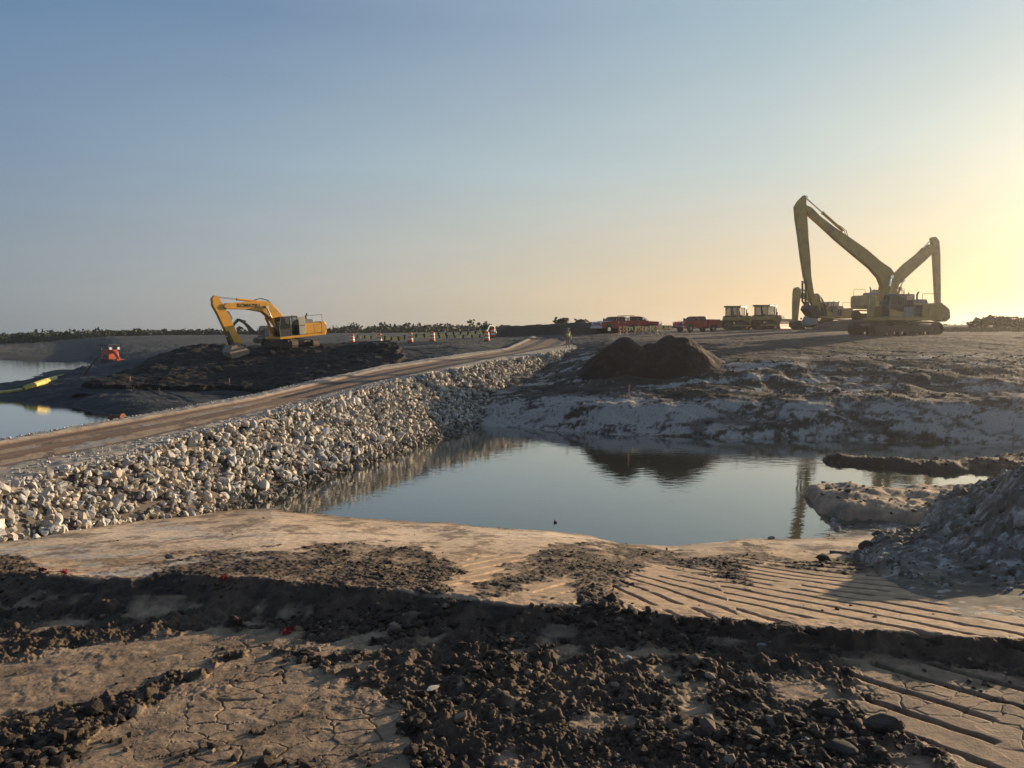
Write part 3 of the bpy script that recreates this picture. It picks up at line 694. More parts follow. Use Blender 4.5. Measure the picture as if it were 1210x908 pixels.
zz, cc = ground(xx, yy)
pb = cc.mean(1); dk = np.clip((.165 - pb) / .09, 0, 1)
ppx, ppy = proj(xx, yy, zz)
prob = np.where(ppy > 640, .010 + .40 * dk ** 1.5, .012 + .13 * dk + .10 * sm(fbm(xx * 1.5, yy * .9, 6, 97, .78), .05, .25))
clus = fbm(xx * 1.1, yy * 1.1, 3, 611); prob = prob * np.clip(.5 + 2.1 * clus, .03, 1.7)
sel = (rng.random(N) < prob) & (zz > .03)
xx, yy, zz, cc, dk, clus = xx[sel], yy[sel], zz[sel], cc[sel], dk[sel], clus[sel]
sz = np.clip(np.exp(rng.normal(math.log(.0115), .66, len(xx))), .0045, .075) * np.where(yy > 8.6, .68, 1.) * np.where(dk > .4, 1, .62) * (1 + .5 * np.clip(clus, 0, 1))
base = np.where((rng.random(len(xx)) < .13)[:, None], np.array([.20, .15, .105]), np.array([.055, .039, .026]))
sz = np.where(base[:, 0] > .2, np.minimum(sz, .04), sz)
cb = base * rng.uniform(.6, 1.35, (len(xx), 1))
big = sz > .017
for hl_, sl_, nm_, lb_ in ((CLH, big, 'mud_clods', 'crumbled dark mud clods strewn over the clay'), (CLX, ~big, 'mud_crumbs', 'fine dark mud crumbs strewn over the clay')):
    scatter(nm_, hl_, np.stack([xx, yy, zz + sz * .2], 1)[sl_], sz[sl_], cb[sl_], M['clod'], lb_, squash=.75)
# clods on the far bank, the spit and the slab
n_ = 6500
ax_ = rng.uniform(-.13, .78, n_); dy_ = rng.uniform(20, 66, n_); xx = ax_ * dy_; yy = dy_; zz, cc = ground(xx, yy)
sp1 = segdist(xx, yy, SPIT, [.8, 1.0, 1.3, 2.0, 3.0]); sp2 = segdist(xx, yy, SLAB, [.9, 1.7, 1.9, 2.4])
isl = (np.minimum(sp1, sp2 * 1.5) < 1.2) & (rng.random(n_) < .9)
bk = (zz > 1.7) & (zz < 3.9) & (yy > 35) & (xx > ex(ESH, yy) + 2) & (rng.random(n_) < np.clip(.30 + 1.5 * fbm(xx * .3, yy * .5, 3, 71), .02, 1))
sel = (isl | bk) & (zz > .02); xx, yy, zz, cc = xx[sel], yy[sel], zz[sel], cc[sel]
sz = np.clip(np.exp(rng.normal(math.log(.055), .55, len(xx))), .03, .24); sz = np.where(yy < 34, sz * .8, sz)
scatter('bank_rubble', CLH, np.stack([xx, yy, zz + sz * .2], 1), sz, np.array([.075, .062, .05]) * rng.uniform(.6, 1.9, (len(xx), 1)), M['clod'], 'loose clods and stones on the far bank and the mud spits', squash=.8)
# rubble on the spoil heap
def on_pile(o, n, smin, smax, colsf, name, label, sel=None):
    me = o.data; V = np.empty(len(me.vertices) * 3, np.float32); me.vertices.foreach_get('co', V); V = V.reshape(-1, 3)
    g_ = base_z(V[:, 0].astype(float), V[:, 1].astype(float)); V = V[V[:, 2] > g_ + .05]
    if sel is not None: V = V[sel(V)]
    ii = rng.integers(0, len(V), n); p = V[ii].astype(float)
    s = np.clip(np.exp(rng.normal(math.log(smin * 1.6), .6, n)), smin, smax); p[:, 2] += s * .2
    c = np.array([colsf() for _k in range(n)])
    scatter(name, CLH, p, s, c, M['clod'], label)
heap = bpy.data.objects['spoil_heap']
on_pile(heap, 3200, .016, .14, lambda: np.array(random.choice([(.26, .25, .23), (.38, .36, .33), (.11, .09, .07), (.14, .12, .095), (.19, .165, .135)])) * random.uniform(.7, 1.2), 'heap_rubble', 'broken clay and stone rubble on the spoil heap', lambda V: (V[:, 1] < 18) & (V[:, 0] < 14))

def stone(px, py, s, c, label, name='stone', z=None, cat='stone', sc=(1, .8, .7), seed=0, hl=ROCKH):
    zz_ = 2. if z is None else z
    for _i in range(12):
        p = P_z(px, py, zz_); g_ = gz1(p[0], p[1]); zz_ = .5 * zz_ + .5 * max(g_, -.02)
    V, T = hl[seed % len(hl)]
    bm = bmesh.new(); vs = [bm.verts.new(v.tolist()) for v in V]
    for t in T: bm.faces.new([vs[i] for i in t])
    bmesh.ops.bevel(bm, geom=bm.edges[:], offset=.08, segments=1, affect='EDGES')
    bmesh.ops.triangulate(bm, faces=bm.faces)
    bmesh.ops.subdivide_edges(bm, edges=bm.edges[:], cuts=1)
    r = np.random.default_rng(seed + 5)
    for v in bm.verts: v.co *= 1 + r.uniform(-.035, .035)
    me = bpy.data.meshes.new(name); bm.to_mesh(me); bm.free()
    at = me.attributes.new('col', 'FLOAT_COLOR', 'POINT'); at.data.foreach_set('color', np.tile(np.array([*c, 1], np.float32), len(me.vertices)))
    o = link_mesh(name, me, M['clod']); o.location = (p[0], p[1], max(gz1(p[0], p[1]), -.02) + s * .3 * sc[2]); o.scale = (s * sc[0], s * sc[1], s * sc[2]); o.rotation_euler = (0, 0, seed * 1.3)
    return tag(o, label, cat)
WH, DK, GY_ = (.62, .60, .56), (.07, .055, .045), (.33, .32, .31)
stone(952, 877, .085, WH, 'white blocky stone among dark clods in the bottom right mud', seed=4)
stone(742, 778, .04, (.75, .74, .7), 'small white stone lying alone in the middle of the dark mud', seed=2)
stone(730, 897, .05, WH, 'white stone at the bottom edge of the mud', seed=6)
stone(512, 815, .08, (.5, .47, .42), 'flat pale stone on the dark mud beside the cracked clay', seed=3, sc=(1.2, .9, .4))
stone(900, 763, .06, (.42, .45, .45), 'bluish grey stone below the right end of the scarp', seed=5)
stone(975, 661, .20, DK, 'dark round boulder on the lit clay near the heap', 'boulder', 1.6, 'boulder', seed=4)
stone(1046, 862, .19, DK, 'big dark clod beside the track marks in the bottom right', 'boulder', None, 'boulder', seed=0)
stone(990, 890, .15, (.09, .075, .06), 'dark brown clod at the bottom edge right of the white stone', 'boulder', None, 'boulder', seed=2)
stone(978, 845, .13, (.085, .07, .055), 'dark clod just above the white blocky stone', 'boulder', None, 'boulder', seed=7)
stone(160, 843, .10, (.16, .13, .10), 'rounded mud lump at the edge of the cracked clay pan', 'boulder', None, 'boulder', seed=6)
stone(148, 848, .12, (.06, .05, .04), 'black mud lump beside the rounded one on the clay ridge', 'boulder', None, 'boulder', seed=1)
stone(656, 619, .13, (.05, .05, .05), 'black stone standing in shallow water at the near shore', z=0, seed=6)
stone(912, 637, .13, (.30, .29, .28), 'grey stone at the water edge near the boom reflection', z=.05, seed=0)
stone(1026, 652, .22, (.40, .42, .43), 'bluish pale boulder at the foot of the spoil heap', 'boulder', 1.0, 'boulder', seed=3, sc=(1.2, .8, .6))
stone(1048, 640, .26, (.16, .145, .13), 'brown flat slab of rock on the toe of the spoil heap', 'boulder', 1.4, 'boulder', seed=5, sc=(1.3, .9, .5))
stone(788, 650, .10, (.08, .07, .06), 'dark clod on the near shore sand', z=.4, seed=1)
stone(200, 661, .12, (.2, .17, .13), 'brown lump on the sandy strip left of the pond', z=1.6, seed=2)
def scrap(px, py, s, label, seed):
    p = P_z(px, py, 2.15); z0 = gz1(p[0], p[1]); p = P_z(px, py, z0); z0 = gz1(p[0], p[1])
    r = np.random.default_rng(seed); n = 9; bm = bmesh.new(); vs = []
    for i in range(n):
        for j in range(n):
            u, v = i / (n - 1) - .5, j / (n - 1) - .5
            vs.append(bm.verts.new((u * s * 1.8 + r.normal() * .012, v * s + r.normal() * .012, abs(r.normal()) * .035 + .05 * (1 - 4 * v * v))))
    for i in range(n - 1):
        for j in range(n - 1): bm.faces.new((vs[i * n + j], vs[i * n + n + j], vs[i * n + n + j + 1], vs[i * n + j + 1]))
    bmesh.ops.solidify(bm, geom=bm.faces[:], thickness=.004)
    me = bpy.data.meshes.new('plastic_scrap'); bm.to_mesh(me); bm.free()
    o = link_mesh('plastic_scrap', me, M['redrag']); o.location = (p[0], p[1], z0 + .01); o.rotation_euler = (0, 0, seed); o.scale = (1.1, .9, .5)
    tag(o, label, 'scrap')
scrap(340, 748, .08, 'crumpled red plastic scrap in dark mud below the scarp', 1)
scrap(76, 681, .06, 'red plastic scrap on the far left lip of the scarp', 2)
scrap(50, 681, .045, 'darker red scrap half buried at the left end of the scarp', 3)
scrap(265, 684, .06, 'pinkish red scrap on the lip of the scarp below the riprap', 5)

# ------------------------------------------------------------------ machines
def stadium(x0, x1, z0, z1, n=10, lift=.0):
    r = (z1 - z0) / 2; zc = (z0 + z1) / 2; P = []
    for i in range(n + 1):
        t = math.pi / 2 + math.pi * i / n; P.append((x0 + r + r * math.cos(t), zc + r * math.sin(t)))
    for i in range(n + 1):
        t = -math.pi / 2 + math.pi * i / n; P.append((x1 - r + r * math.cos(t), zc + r * math.sin(t)))
    return P
def offset_ring(P, dn):
    out = []
    for i in range(len(P)):
        a, b = Vector(P[i - 1]), Vector(P[(i + 1) % len(P)]); t = (b - a).normalized(); nrm = Vector((t.y, -t.x))
        out.append((P[i][0] + nrm.x * dn, P[i][1] + nrm.y * dn))
    return out
def resample(P, step):
    pts = [Vector(p) for p in P] + [Vector(P[0])]; out = []; acc = 0
    for a, b in zip(pts, pts[1:]):
        L = (b - a).length; t = (step - acc) if acc else 0
        if L < 1e-6: continue
        while t < L: out.append((a + (b - a) * (t / L), (b - a).normalized())); t += step
        acc = (acc + L) % step
    return out
def make_track(root, y0, y1, x0, x1, h, m, mtx=None, pitch=.22, frame=M['steel'], rollers=7):
    P = stadium(x0, x1, .04, h)
    b = MB(mtx)
    Pi = stadium(x0 + .07, x1 - .07, .11, h - .07)
    n = len(P)
    bm = b.bm
    rings = [[bm.verts.new((p[0], y, p[1])) for p in Q] for y, Q in ((y0, P), (y1, P), (y0, Pi), (y1, Pi))]
    for i in range(n):
        j = (i + 1) % n
        bm.faces.new((rings[0][i], rings[0][j], rings[1][j], rings[1][i])); bm.faces.new((rings[2][j], rings[2][i], rings[3][i], rings[3][j]))
        bm.faces.new((rings[0][j], rings[0][i], rings[2][i], rings[2][j])); bm.faces.new((rings[1][i], rings[1][j], rings[3][j], rings[3][i]))
    for p, t in resample(P, pitch):
        ang = math.atan2(t.y, t.x)
        b.box((p.x + math.sin(ang) * .02, (y0 + y1) / 2, p.y - math.cos(ang) * .02), (.035, abs(y1 - y0) * .98, .07), Matrix.Rotation(-ang, 3, 'Y'))
    tr = b.build('track', m, root)
    yc = (y0 + y1) / 2; r = h / 2
    f = MB(mtx); f.prism(stadium(x0 + r * .9, x1 - r * .9, h * .30, h * .72), yc - .14, yc + .14); f.build('track_frame', frame, tr, .02)
    for xw in (x0 + r, x1 - r):
        wv = MB(mtx); wv.cyl((xw, yc - .16, r), (xw, yc + .16, r), r * .80, 20); wv.cyl((xw, yc - .22, r), (xw, yc + .22, r), r * .34, 14)
        wv.build('sprocket', M['steel'], tr, .02)
    for k in range(rollers):
        xw = x0 + r * 1.9 + (x1 - x0 - 3.8 * r) * k / (rollers - 1)
        wv = MB(mtx); wv.cyl((xw, yc - .2, h * .22), (xw, yc + .2, h * .22), h * .14, 12); wv.build('roller', M['steel'], tr)
    return tr
def uv_px(loc, h, pts):
    """pixels -> (u, v) in the vertical plane through loc along h"""
    out = []
    for px, py in pts:
        r = ray(px, py)
        # t*r.xy = loc.xy + u*h
        det = r[0] * -h[1] + r[1] * h[0]
        t = (loc[0] * -h[1] + loc[1] * h[0]) / det
        u = (t * r[0] - loc[0]) * h[0] + (t * r[1] - loc[1]) * h[1]
        out.append((u, CZ + t * r[2] - loc[2]))
    return out
def ram(root, name, p0, p1, r, split, body, ys=(0,)):
    for y in ys:
        a, b = Vector((p0[0], y, p0[1])), Vector((p1[0], y, p1[1])); mid_ = a + (b - a) * split
        c = MB(); c.cyl(a, mid_, r, 12); c.cyl(mid_ - (b - a).normalized() * .12, mid_, r * 1.2, 12)
        o = c.build(name, body, root, 0)
        rd = MB(); rd.cyl(mid_, b, r * .55, 10); rd.cyl((b[0], y - r * 1.3, b[2]), (b[0], y + r * 1.3, b[2]), r * 1.1, 10); rd.build('rod', M['chrome'], o)
def excavator(name, label, loc, heading, S=1., paint=None, boom=None, stick=None, bucket=None, bw=.75, sw=.5, cyls=(), bktw=1.5, track_yaw=0., tilt=0., track_len=5.0, cab_x=(-.1, 1.8), rear=-3.3, door_open=False, text=None, hoses=(), level=True, boomfoot=None, link=None, bucket_mat=None, detail=True, gauge=2.6):
    hx, hy = heading; n_ = math.hypot(hx, hy); hx, hy = hx / n_, hy / n_
    root = empty(name, loc, math.atan2(hy, hx), label, 'excavator')
    paint = paint or M['yellow']
    UP = lambda pts: uv_px(loc, (hx, hy), pts)
    tm = Matrix.Rotation(track_yaw, 4, 'Z')
    th = 1.08 * S; sh = .36 * S; gy = gauge / 2 * S; L = track_len / 2
    for s in (1, -1): make_track(root, s * gy - sh, s * gy + sh, -L, L, th, M['track'], tm, .22)
    cb = MB(tm); cb.bb(-1.1 * S, 1.1 * S, -gy + .2, gy - .2, .45 * S, .95 * S); cb.bb(-1.7 * S, 1.7 * S, -.5 * S, .5 * S, .5 * S, .88 * S); cb.build('car_body', M['steel'], root, .04)
    tl = Matrix.Translation((0, 0, 1.2 * S)) @ Matrix.Rotation(tilt, 4, 'Y') @ Matrix.Translation((0, 0, -1.2 * S))
    sb = MB(tl); sb.cyl((0, 0, .9 * S), (0, 0, 1.22 * S), .75 * S, 28); sb.build('slew_ring', M['steel'], root)
    W = 1.5 * S; z0 = 1.22 * S; z1 = 1.46 * S
    dk = MB(tl); dk.bb(rear + .2, cab_x[1] + .05, -W, W, z0, z1); dk.build('deck', paint, root, .03)
    # cab
    x0, x1 = cab_x; zt = z1 + 1.95 * min(S, 1.05); yi, yo = W - 1.05, W
    pr = [(x0, z1), (x1, z1), (x1 + .06, z1 + .9), (x1 - .22, zt - .06), (x1 - .34, zt), (x0 + .08, zt), (x0, zt - .08)]
    cabb = MB(tl)
    def post(a, b, y, w_=.09): cabb.prism([(a[0] - w_ / 2, a[1]), (a[0] + w_ / 2, a[1]), (b[0] + w_ / 2, b[1]), (b[0] - w_ / 2, b[1])], y - .04, y + .04)
    xm = x0 + (x1 - x0) * .42
    for y in (yi + .04, yo - .04):
        post((x0 + .05, z1), (x0 + .05, zt - .05), y); post((xm, z1), (xm, zt - .05), y, .08)
        post((x1 - .03, z1), (x1 + .02, z1 + .9), y); post((x1 + .02, z1 + .9), (x1 - .24, zt - .05), y)
    cabb.prism([(x0, z1), (x1, z1), (x1 + .03, z1 + .28), (x0, z1 + .28)], yi, yi + .06)
    cabb.bb(x0, x1, yi, yo, z1, z1 + .08)
    cabb.prism([(x0, zt - .12), (x1 - .24, zt - .12), (x1 - .36, zt), (x0 + .06, zt)], yi, yo)
    cabb.bb(x0, x0 + .06, yi, yo, z1, z1 + 1.0)
    cab_o = cabb.build('cab', M['grey'] if not door_open else M['dark'], root, .02)
    gl = MB(tl)
    gl.prism([(x1 - .05, z1 + .1), (x1 - .02, z1 + .1), (x1 + .03, z1 + .9), (x1 - .2, zt - .1), (x1 - .23, zt - .1), (x1 - .0, z1 + .9)], yi + .09, yo - .09)
    gl.build('windscreen', M['glass'], cab_o)
    g2 = MB(tl); g2.prism([(xm + .04, z1 + .75), (x1 - .04, z1 + .75), (x1 - .02, z1 + .9), (x1 - .24, zt - .13), (xm + .04, zt - .13)], yo - .05, yo - .03); g2.build('window', M['glass'], cab_o)
    g3 = MB(tl); g3.prism([(x0 + .1, z1 + .3), (x1 - .04, z1 + .3), (x1 - .02, z1 + .9), (x1 - .24, zt - .13), (x0 + .1, zt - .13)], yi + .03, yi + .05); g3.build('window', M['glass'], cab_o)
    g4 = MB(tl); g4.bb(x0 + .02, x0 + .04, yi + .1, yo - .1, z1 + 1.02, zt - .13); g4.build('window', M['glass'], cab_o)
    dl = MB(tl); dl.prism([(xm + .04, z1 + .08), (x1 - .06, z1 + .08), (x1 - .05, z1 + .75), (xm + .04, z1 + .45 if not door_open else z1 + .75)], yo - .05, yo - .01)
    dl.build('cab_side_panel', paint if not door_open else M['dark'], cab_o, .01)
    if door_open:      # door swung back against the engine cover
        dr_ = MB(tl); dr_.bb(x0 - .75, x0 - .02, yo + .04, yo + .09, z1 + .05, zt - .12); d_o = dr_.build('door', M['cream'], cab_o, .015)
        hd = MB(tl); hd.bb(x0 - .72, x0 - .05, yo + .09, yo + .11, z1 + .92, z1 + .99); hd.build('handle', M['dark'], d_o)
    else:
        dr_ = MB(tl); dr_.bb(x0 + .06, xm - .05, yo - .04, yo - .015, z1 + .08, z1 + .9); d_o = dr_.build('door', M['grey'], cab_o, .015)
        g5 = MB(tl); g5.bb(x0 + .1, xm - .08, yo - .045, yo - .03, z1 + .95, zt - .15); g5.build('window', M['glass'], d_o)
    st = MB(tl); st.bb(x0 + .35, x0 + .9, yi + .25, yi + .8, z1 + .3, z1 + .48); st.bb(x0 + .3, x0 + .45, yi + .25, yi + .8, z1 + .45, z1 + 1.15); st.build('seat', M['black'], cab_o, .04)
    # engine house
    eh = z1 + 1.12 * S
    en = MB(tl); en.bb(rear + .55 * S, x0 - .08, -W + .06, W - .02, z1, eh - .02); en.build('engine_cover', paint, root, .07)
    for (xa, xb) in ((rear + .7 * S, rear + 1.5 * S), (rear + 1.56 * S, x0 - .8 * S)):
        e2 = MB(tl); e2.bb(xa, xb, W - .03, W + .012, z1 + .08, eh - .14); e2.build('side_panel', paint, root, .012)
    gr = MB(tl); gr.bb(x0 - .74 * S, x0 - .12, W - .03, W + .014, z1 + .1, eh - .16)
    for k in range(7): gr.bb(x0 - .72 * S, x0 - .14, W + .01, W + .035, z1 + .16 + k * .12 * S, z1 + .2 + k * .12 * S)
    gr.build('side_grille', M['dark'] if not door_open else M['cream'], root)
    ho = MB(tl); ho.prism([(rear + .9 * S, eh - .04), (x0 - .9 * S, eh - .04), (x0 - 1.0 * S, eh + .34 * S), (rear + 1.1 * S, eh + .34 * S)], -W * .75, W * .55); ho.build('engine_hood', M['grey'], root, .06)
    cwp = [(rear + .62 * S, z0 - .02), (rear + .15 * S, z0 + .04), (rear, z0 + .35 * S), (rear + .02, eh - .15), (rear + .16 * S, eh + .05), (rear + .62 * S, eh + .05)]
    cw = MB(tl); cw.prism(cwp, -W - .01, W + .01); cw.build('counterweight', paint, root, .10)
    ta = MB(tl); ta.bb(-.3, 1.5 * S, -W, -W + .85 * S, z1, z1 + .95 * S); ta.build('fuel_tank', paint, root, .06)
    exh = MB(tl); exh.cyl((rear + 1.6 * S, .35, eh + .2), (rear + 1.6 * S, .35, eh + .78 * S), .08, 12); exh.cyl((rear + 1.6 * S, .35, eh + .70 * S), (rear + 1.45 * S, .35, eh + .95 * S), .075, 12); exh.build('exhaust_pipe', M['dark'], root)
    hr = MB(tl); zz2 = eh + .75 * S
    for (xa, ya, xb, yb) in ((-.2, -W + .1, 1.4 * S, -W + .1), (rear + .4, W - .1, x0 - .9, W - .1)):
        hr.tube([(xa, ya, eh - .2), (xa, ya, zz2), (xb, yb, zz2), (xb, yb, eh - .2)], .022, 6)
    hr.build('handrail', M['dark'], root)
    mi = MB(tl); mi.tube([(x1 - .1, yo, zt - .5), (x1 + .28, yo + .12, zt - .45)], .018, 6); mi.bb(x1 + .22, x1 + .28, yo + .02, yo + .22, zt - .75, zt - .42); mi.build('mirror', M['dark'], root)
    be = MB(tl); be.cyl((x0 + .4, yo - .3, zt), (x0 + .4, yo - .3, zt + .16), .06, 10); be.build('beacon', M['orange'], root)
    # front
    bp_ = UP(boom); bo = MB(); bo.prism(bp_, -bw / 2, bw / 2); bo_o = bo.build('boom', paint, root, .04)
    sp = UP(stick); so_ = MB(); so_.prism(sp, -sw / 2, sw / 2); so_.build('stick', paint, root, .03)
    if boomfoot:
        q = UP(boomfoot)
        for s in (1, -1):
            bf = MB(); bf.prism(q, s * (bw / 2 + .04), s * (bw / 2 + .14)); bf.build('boom_bracket', M['steel'] if detail else paint, root, .02)
    if link:
        for seg in link:
            q = UP(seg); lk = MB()
            for s in (1, -1): lk.prism(q, s * (sw / 2 + .02), s * (sw / 2 + .09))
            lk.build('bucket_link', M['steel'], root, .01)
    if bucket:
        q = UP(bucket); bm_ = bucket_mat or M['steel']
        bu = MB()
        for s in (1, -1): bu.prism(q, s * bktw / 2, s * (bktw / 2 - .05))
        # curved back shell from first to last outline point (the mouth stays open)
        for a, b in zip(q, q[1:]):
            tq = Vector((b[0] - a[0], b[1] - a[1])); nq = Vector((tq.y, -tq.x)).normalized() * .05
            bu.prism([a, b, (b[0] + nq.x, b[1] + nq.y), (a[0] + nq.x, a[1] + nq.y)], -bktw / 2, bktw / 2)
        bu_o = bu.build('bucket', bm_, root, .015)
        a, b = Vector(q[0]), Vector(q[-1])
        for k in range(5):
            y = -bktw / 2 + bktw * (k + .5) / 5
            te = MB(); dv = (a - Vector(q[1])).normalized() * .28
            te.cyl((a.x, y, a.y), (a.x + dv.x, y, a.y + dv.y), .07, 6, .02); te.build('tooth', M['steel'], bu_o)
    for (nm, pa, pb, r, sp_, ys, mm) in cyls:
        A_, B_ = UP([pa, pb]); ram(root, nm, A_, B_, r, sp_, mm, ys)
    for pts in hoses:
        q = UP(pts)
        for y in (-.12, .1):
            hs = MB(); hs.tube([(u, y, v) for u, v in q], .03, 6); hs.build('hose', M['black'], root)
    if text:
        tx, pa, pb, hgt = text
        A_, B_ = UP([pa, pb])
        cu = bpy.data.curves.new('lettering', 'FONT'); cu.body = tx; cu.extrude = .004; cu.size = hgt; cu.offset = .012
        to = bpy.data.objects.new('lettering', cu); col.objects.link(to)
        dg_ = bpy.context.evaluated_depsgraph_get(); dg_.update(); me_ = bpy.data.meshes.new_from_object(to.evaluated_get(dg_)); bpy.data.objects.remove(to)
        to = link_mesh('lettering', me_, M['dark'], bo_o)
        ang = math.atan2(B_[1] - A_[1], -(B_[0] - A_[0]))
        mx_ = Matrix(((-1, 0, 0, 0), (0, 0, 1, 0), (0, 1, 0, 0), (0, 0, 0, 1)))
        to.matrix_local = Matrix.Translation((A_[0], bw / 2 + .012, A_[1])) @ mx_ @ Matrix.Rotation(ang, 4, 'Z')
    return root

# yellow excavator on the berm
LE = P_dz(343, 78.5, 3.42)
ah = R(46)
exL = excavator('excavator', 'bright yellow excavator on the black berm digging with its bucket at left', LE, (-math.cos(ah), -math.sin(ah)), 1.0,
    boom=[(336, 393), (328, 393), (325, 386), (318, 376.5), (309, 369), (292, 366), (266, 365.5), (262, 362.5), (266, 358.5), (290, 357), (310, 356), (318, 358.5), (325, 365), (334, 375), (338, 386)],
    stick=[(252.5, 349.5), (249.8, 353), (250.5, 361), (256, 371), (265, 390), (271, 402), (283, 407), (285, 404), (277, 390), (270, 374), (264, 363), (259, 355), (256, 350)],
    bucket=[(286.5, 429), (270, 424), (266.5, 416), (270, 409), (280, 407), (291, 414)][::-1], bktw=1.55, bucket_mat=M['dryclay'],
    boomfoot=[(338, 396), (326, 396), (328, 390), (336, 389)],
    link=[[(266, 392), (268.5, 391), (276, 408), (273, 410)], [(274, 411), (284, 406), (285, 409), (276, 413)]],
    cyls=[('stick_cylinder', (318, 358), (254.5, 351), .12, .62, (0,), M['yellow']), ('boom_cylinder', (325, 394), (312, 363), .13, .6, (-.52, .52), M['yellow']), ('bucket_cylinder', (253.5, 364), (269, 398), .10, .62, (0,), M['yellow'])],
    track_yaw=R(-83), tilt=R(5), track_len=5.1, cab_x=(-.2, 1.9), rear=-3.45, door_open=True, text=('KOMATSU', (278, 363.2), (300, 363.6), .50),
    hoses=[[(262, 366), (270, 369), (274, 376), (272, 381)], [(300, 355), (308, 352.8), (316, 355), (322, 361)]])

# long reach excavator at the right, near one
FE = P_dz(1057, 70, 4.88)
af = R(14)
excavator('long_reach_excavator', 'muddy yellow long reach excavator nearest the pond, its tall boom folded towards the left', FE, (-math.cos(af), -math.sin(af)), 1.12, M['dullyel'],
    boom=[(1058, 357), (1043, 357), (1042, 345), (1040.5, 338), (1037, 329), (1027, 317.5), (1015, 307.5), (999.3, 294.4), (987.4, 284.4), (971.6, 269.6), (961.6, 260.7), (952.7, 252.7), (950.5, 247), (951.5, 243), (957.7, 245.8), (967.6, 256), (985.4, 269.6), (997.3, 277.5), (1007.3, 284.4), (1023, 295.4), (1039, 309.2), (1050.9, 317.2), (1056.5, 325), (1058, 335)],
    stick=[(949.7, 231), (943, 237.5), (938.6, 244.8), (939.8, 259.7), (942.8, 279.5), (945.8, 303.3), (949.5, 327), (955, 347), (960, 364), (963, 364), (960.6, 347), (957.5, 327), (956.5, 307), (954, 279.5), (952.3, 259.7), (951.7, 241.8), (951.5, 233)],
    bucket=[(967, 372), (962, 376), (955, 373), (950, 366), (952, 361), (961, 362)][::-1], bktw=1.1, bw=.46, sw=.34,
    boomfoot=[(1064, 360), (1042, 360), (1046, 350), (1060, 350)],
    link=[[(949, 332), (951, 332), (951, 357), (949, 357)], [(948.5, 355), (953, 357), (956, 363), (954, 365)]],
    cyls=[('stick_cylinder', (996, 273), (951.5, 233.5), .13, .55, (0,), M['dullyel']), ('boom_cylinder', (1044, 356), (1047, 328), .15, .6, (-.6, .6), M['dullyel']), ('bucket_cylinder', (949, 318), (950, 334), .08, .6, (0,), M['dullyel'])],
    track_len=7.2, cab_x=(-.55, 2.0), rear=-3.75, hoses=[[(986, 265), (993, 268), (999, 273), (1001, 280)], [(1061, 340), (1067, 344), (1067, 350), (1060, 354)]], gauge=2.5)
# long reach excavator behind it, turned away to the right
RE = P_dz(1043, 92, 6.55)
ar = R(63)
excavator('long_reach_excavator', 'second long reach excavator, behind the near one, its stick hanging straight down at right', RE, (math.sin(ar), math.cos(ar)), 1.12, M['dullyel'],
    boom=[(1049, 352), (1056, 352), (1057.5, 343), (1060.5, 336.5), (1074.7, 323.5), (1090.5, 309.5), (1102, 298.5), (1102, 292), (1098, 289), (1082.6, 301.3), (1068.7, 312.2), (1056.5, 324.5), (1051, 334)],
    stick=[(1099.5, 282), (1102, 280.3), (1105, 280.3), (1108.6, 285.4), (1109.6, 299.3), (1109.6, 339), (1110.4, 360), (1105.5, 360), (1103.8, 331), (1102.2, 299.3)],
    bucket=[(1107, 362), (1111, 361), (1117, 366), (1118, 376), (1113, 380), (1106, 379)][::-1], bktw=1.1, bw=.50, sw=.38,
    cyls=[('stick_cylinder', (1076, 308), (1101, 283), .13, .55, (0,), M['dullyel']), ('boom_cylinder', (1054, 352), (1062, 332), .15, .6, (-.6, .6), M['dullyel'])],
    track_len=6.4, cab_x=(-.3, 2.0), rear=-3.6, detail=False)
# excavator parked beyond the stick
TE = P_dz(977, 99, 5.75)
at3 = R(24)
excavator('excavator', 'parked muddy excavator seen behind the hanging stick of the near long reach machine', TE, (-math.cos(at3), -math.sin(at3)), .95, M['dullyel'],
    boom=[(974, 374), (967, 374), (963, 364), (957, 356), (950, 352.5), (944, 353), (943, 349), (946, 346), (956, 347.5), (964, 347), (969, 352), (974, 362)],
    stick=[(939, 341), (942, 339.5), (945, 343), (944, 352), (942.5, 365), (941, 380), (937.5, 380), (937.5, 360), (938, 346)],
    bucket=[(945, 388), (940, 389), (936, 386), (936.5, 380), (941.5, 380)][::-1], bktw=1.2,
    cyls=[('stick_cylinder', (958, 346.5), (943, 341), .10, .6, (0,), M['dullyel']), ('boom_cylinder', (971, 374), (965, 352), .11, .6, (-.5, .5), M['dullyel'])],
    track_len=4.6, rear=-3.0, cab_x=(-.3, 1.5), detail=False)
# small far excavator behind the yellow one
SE_ = P_dz(316, 128, 3.3)
excavator('excavator', 'far off dark excavator seen under the boom of the bright yellow one', SE_, (-.92, -.39), .85, M['steel'],
    boom=[(305, 394), (299, 395), (294, 393), (292, 388), (288, 383), (282, 379.5), (280.5, 378), (283, 376.5), (289, 380), (295, 385), (300, 390)],
    stick=[(280, 376.5), (283, 377), (282, 380), (278, 384), (275, 390), (273.5, 390), (275.5, 382)],
    bucket=[(278, 395), (274, 396), (271.5, 393), (272.5, 390), (276, 390)][::-1], bktw=1.0, bw=.55, sw=.4,
    cyls=[('stick_cylinder', (291, 380), (282, 377.2), .09, .6, (0,), M['steel'])], track_len=4.3, rear=-2.8, cab_x=(-.2, 1.4), detail=False)

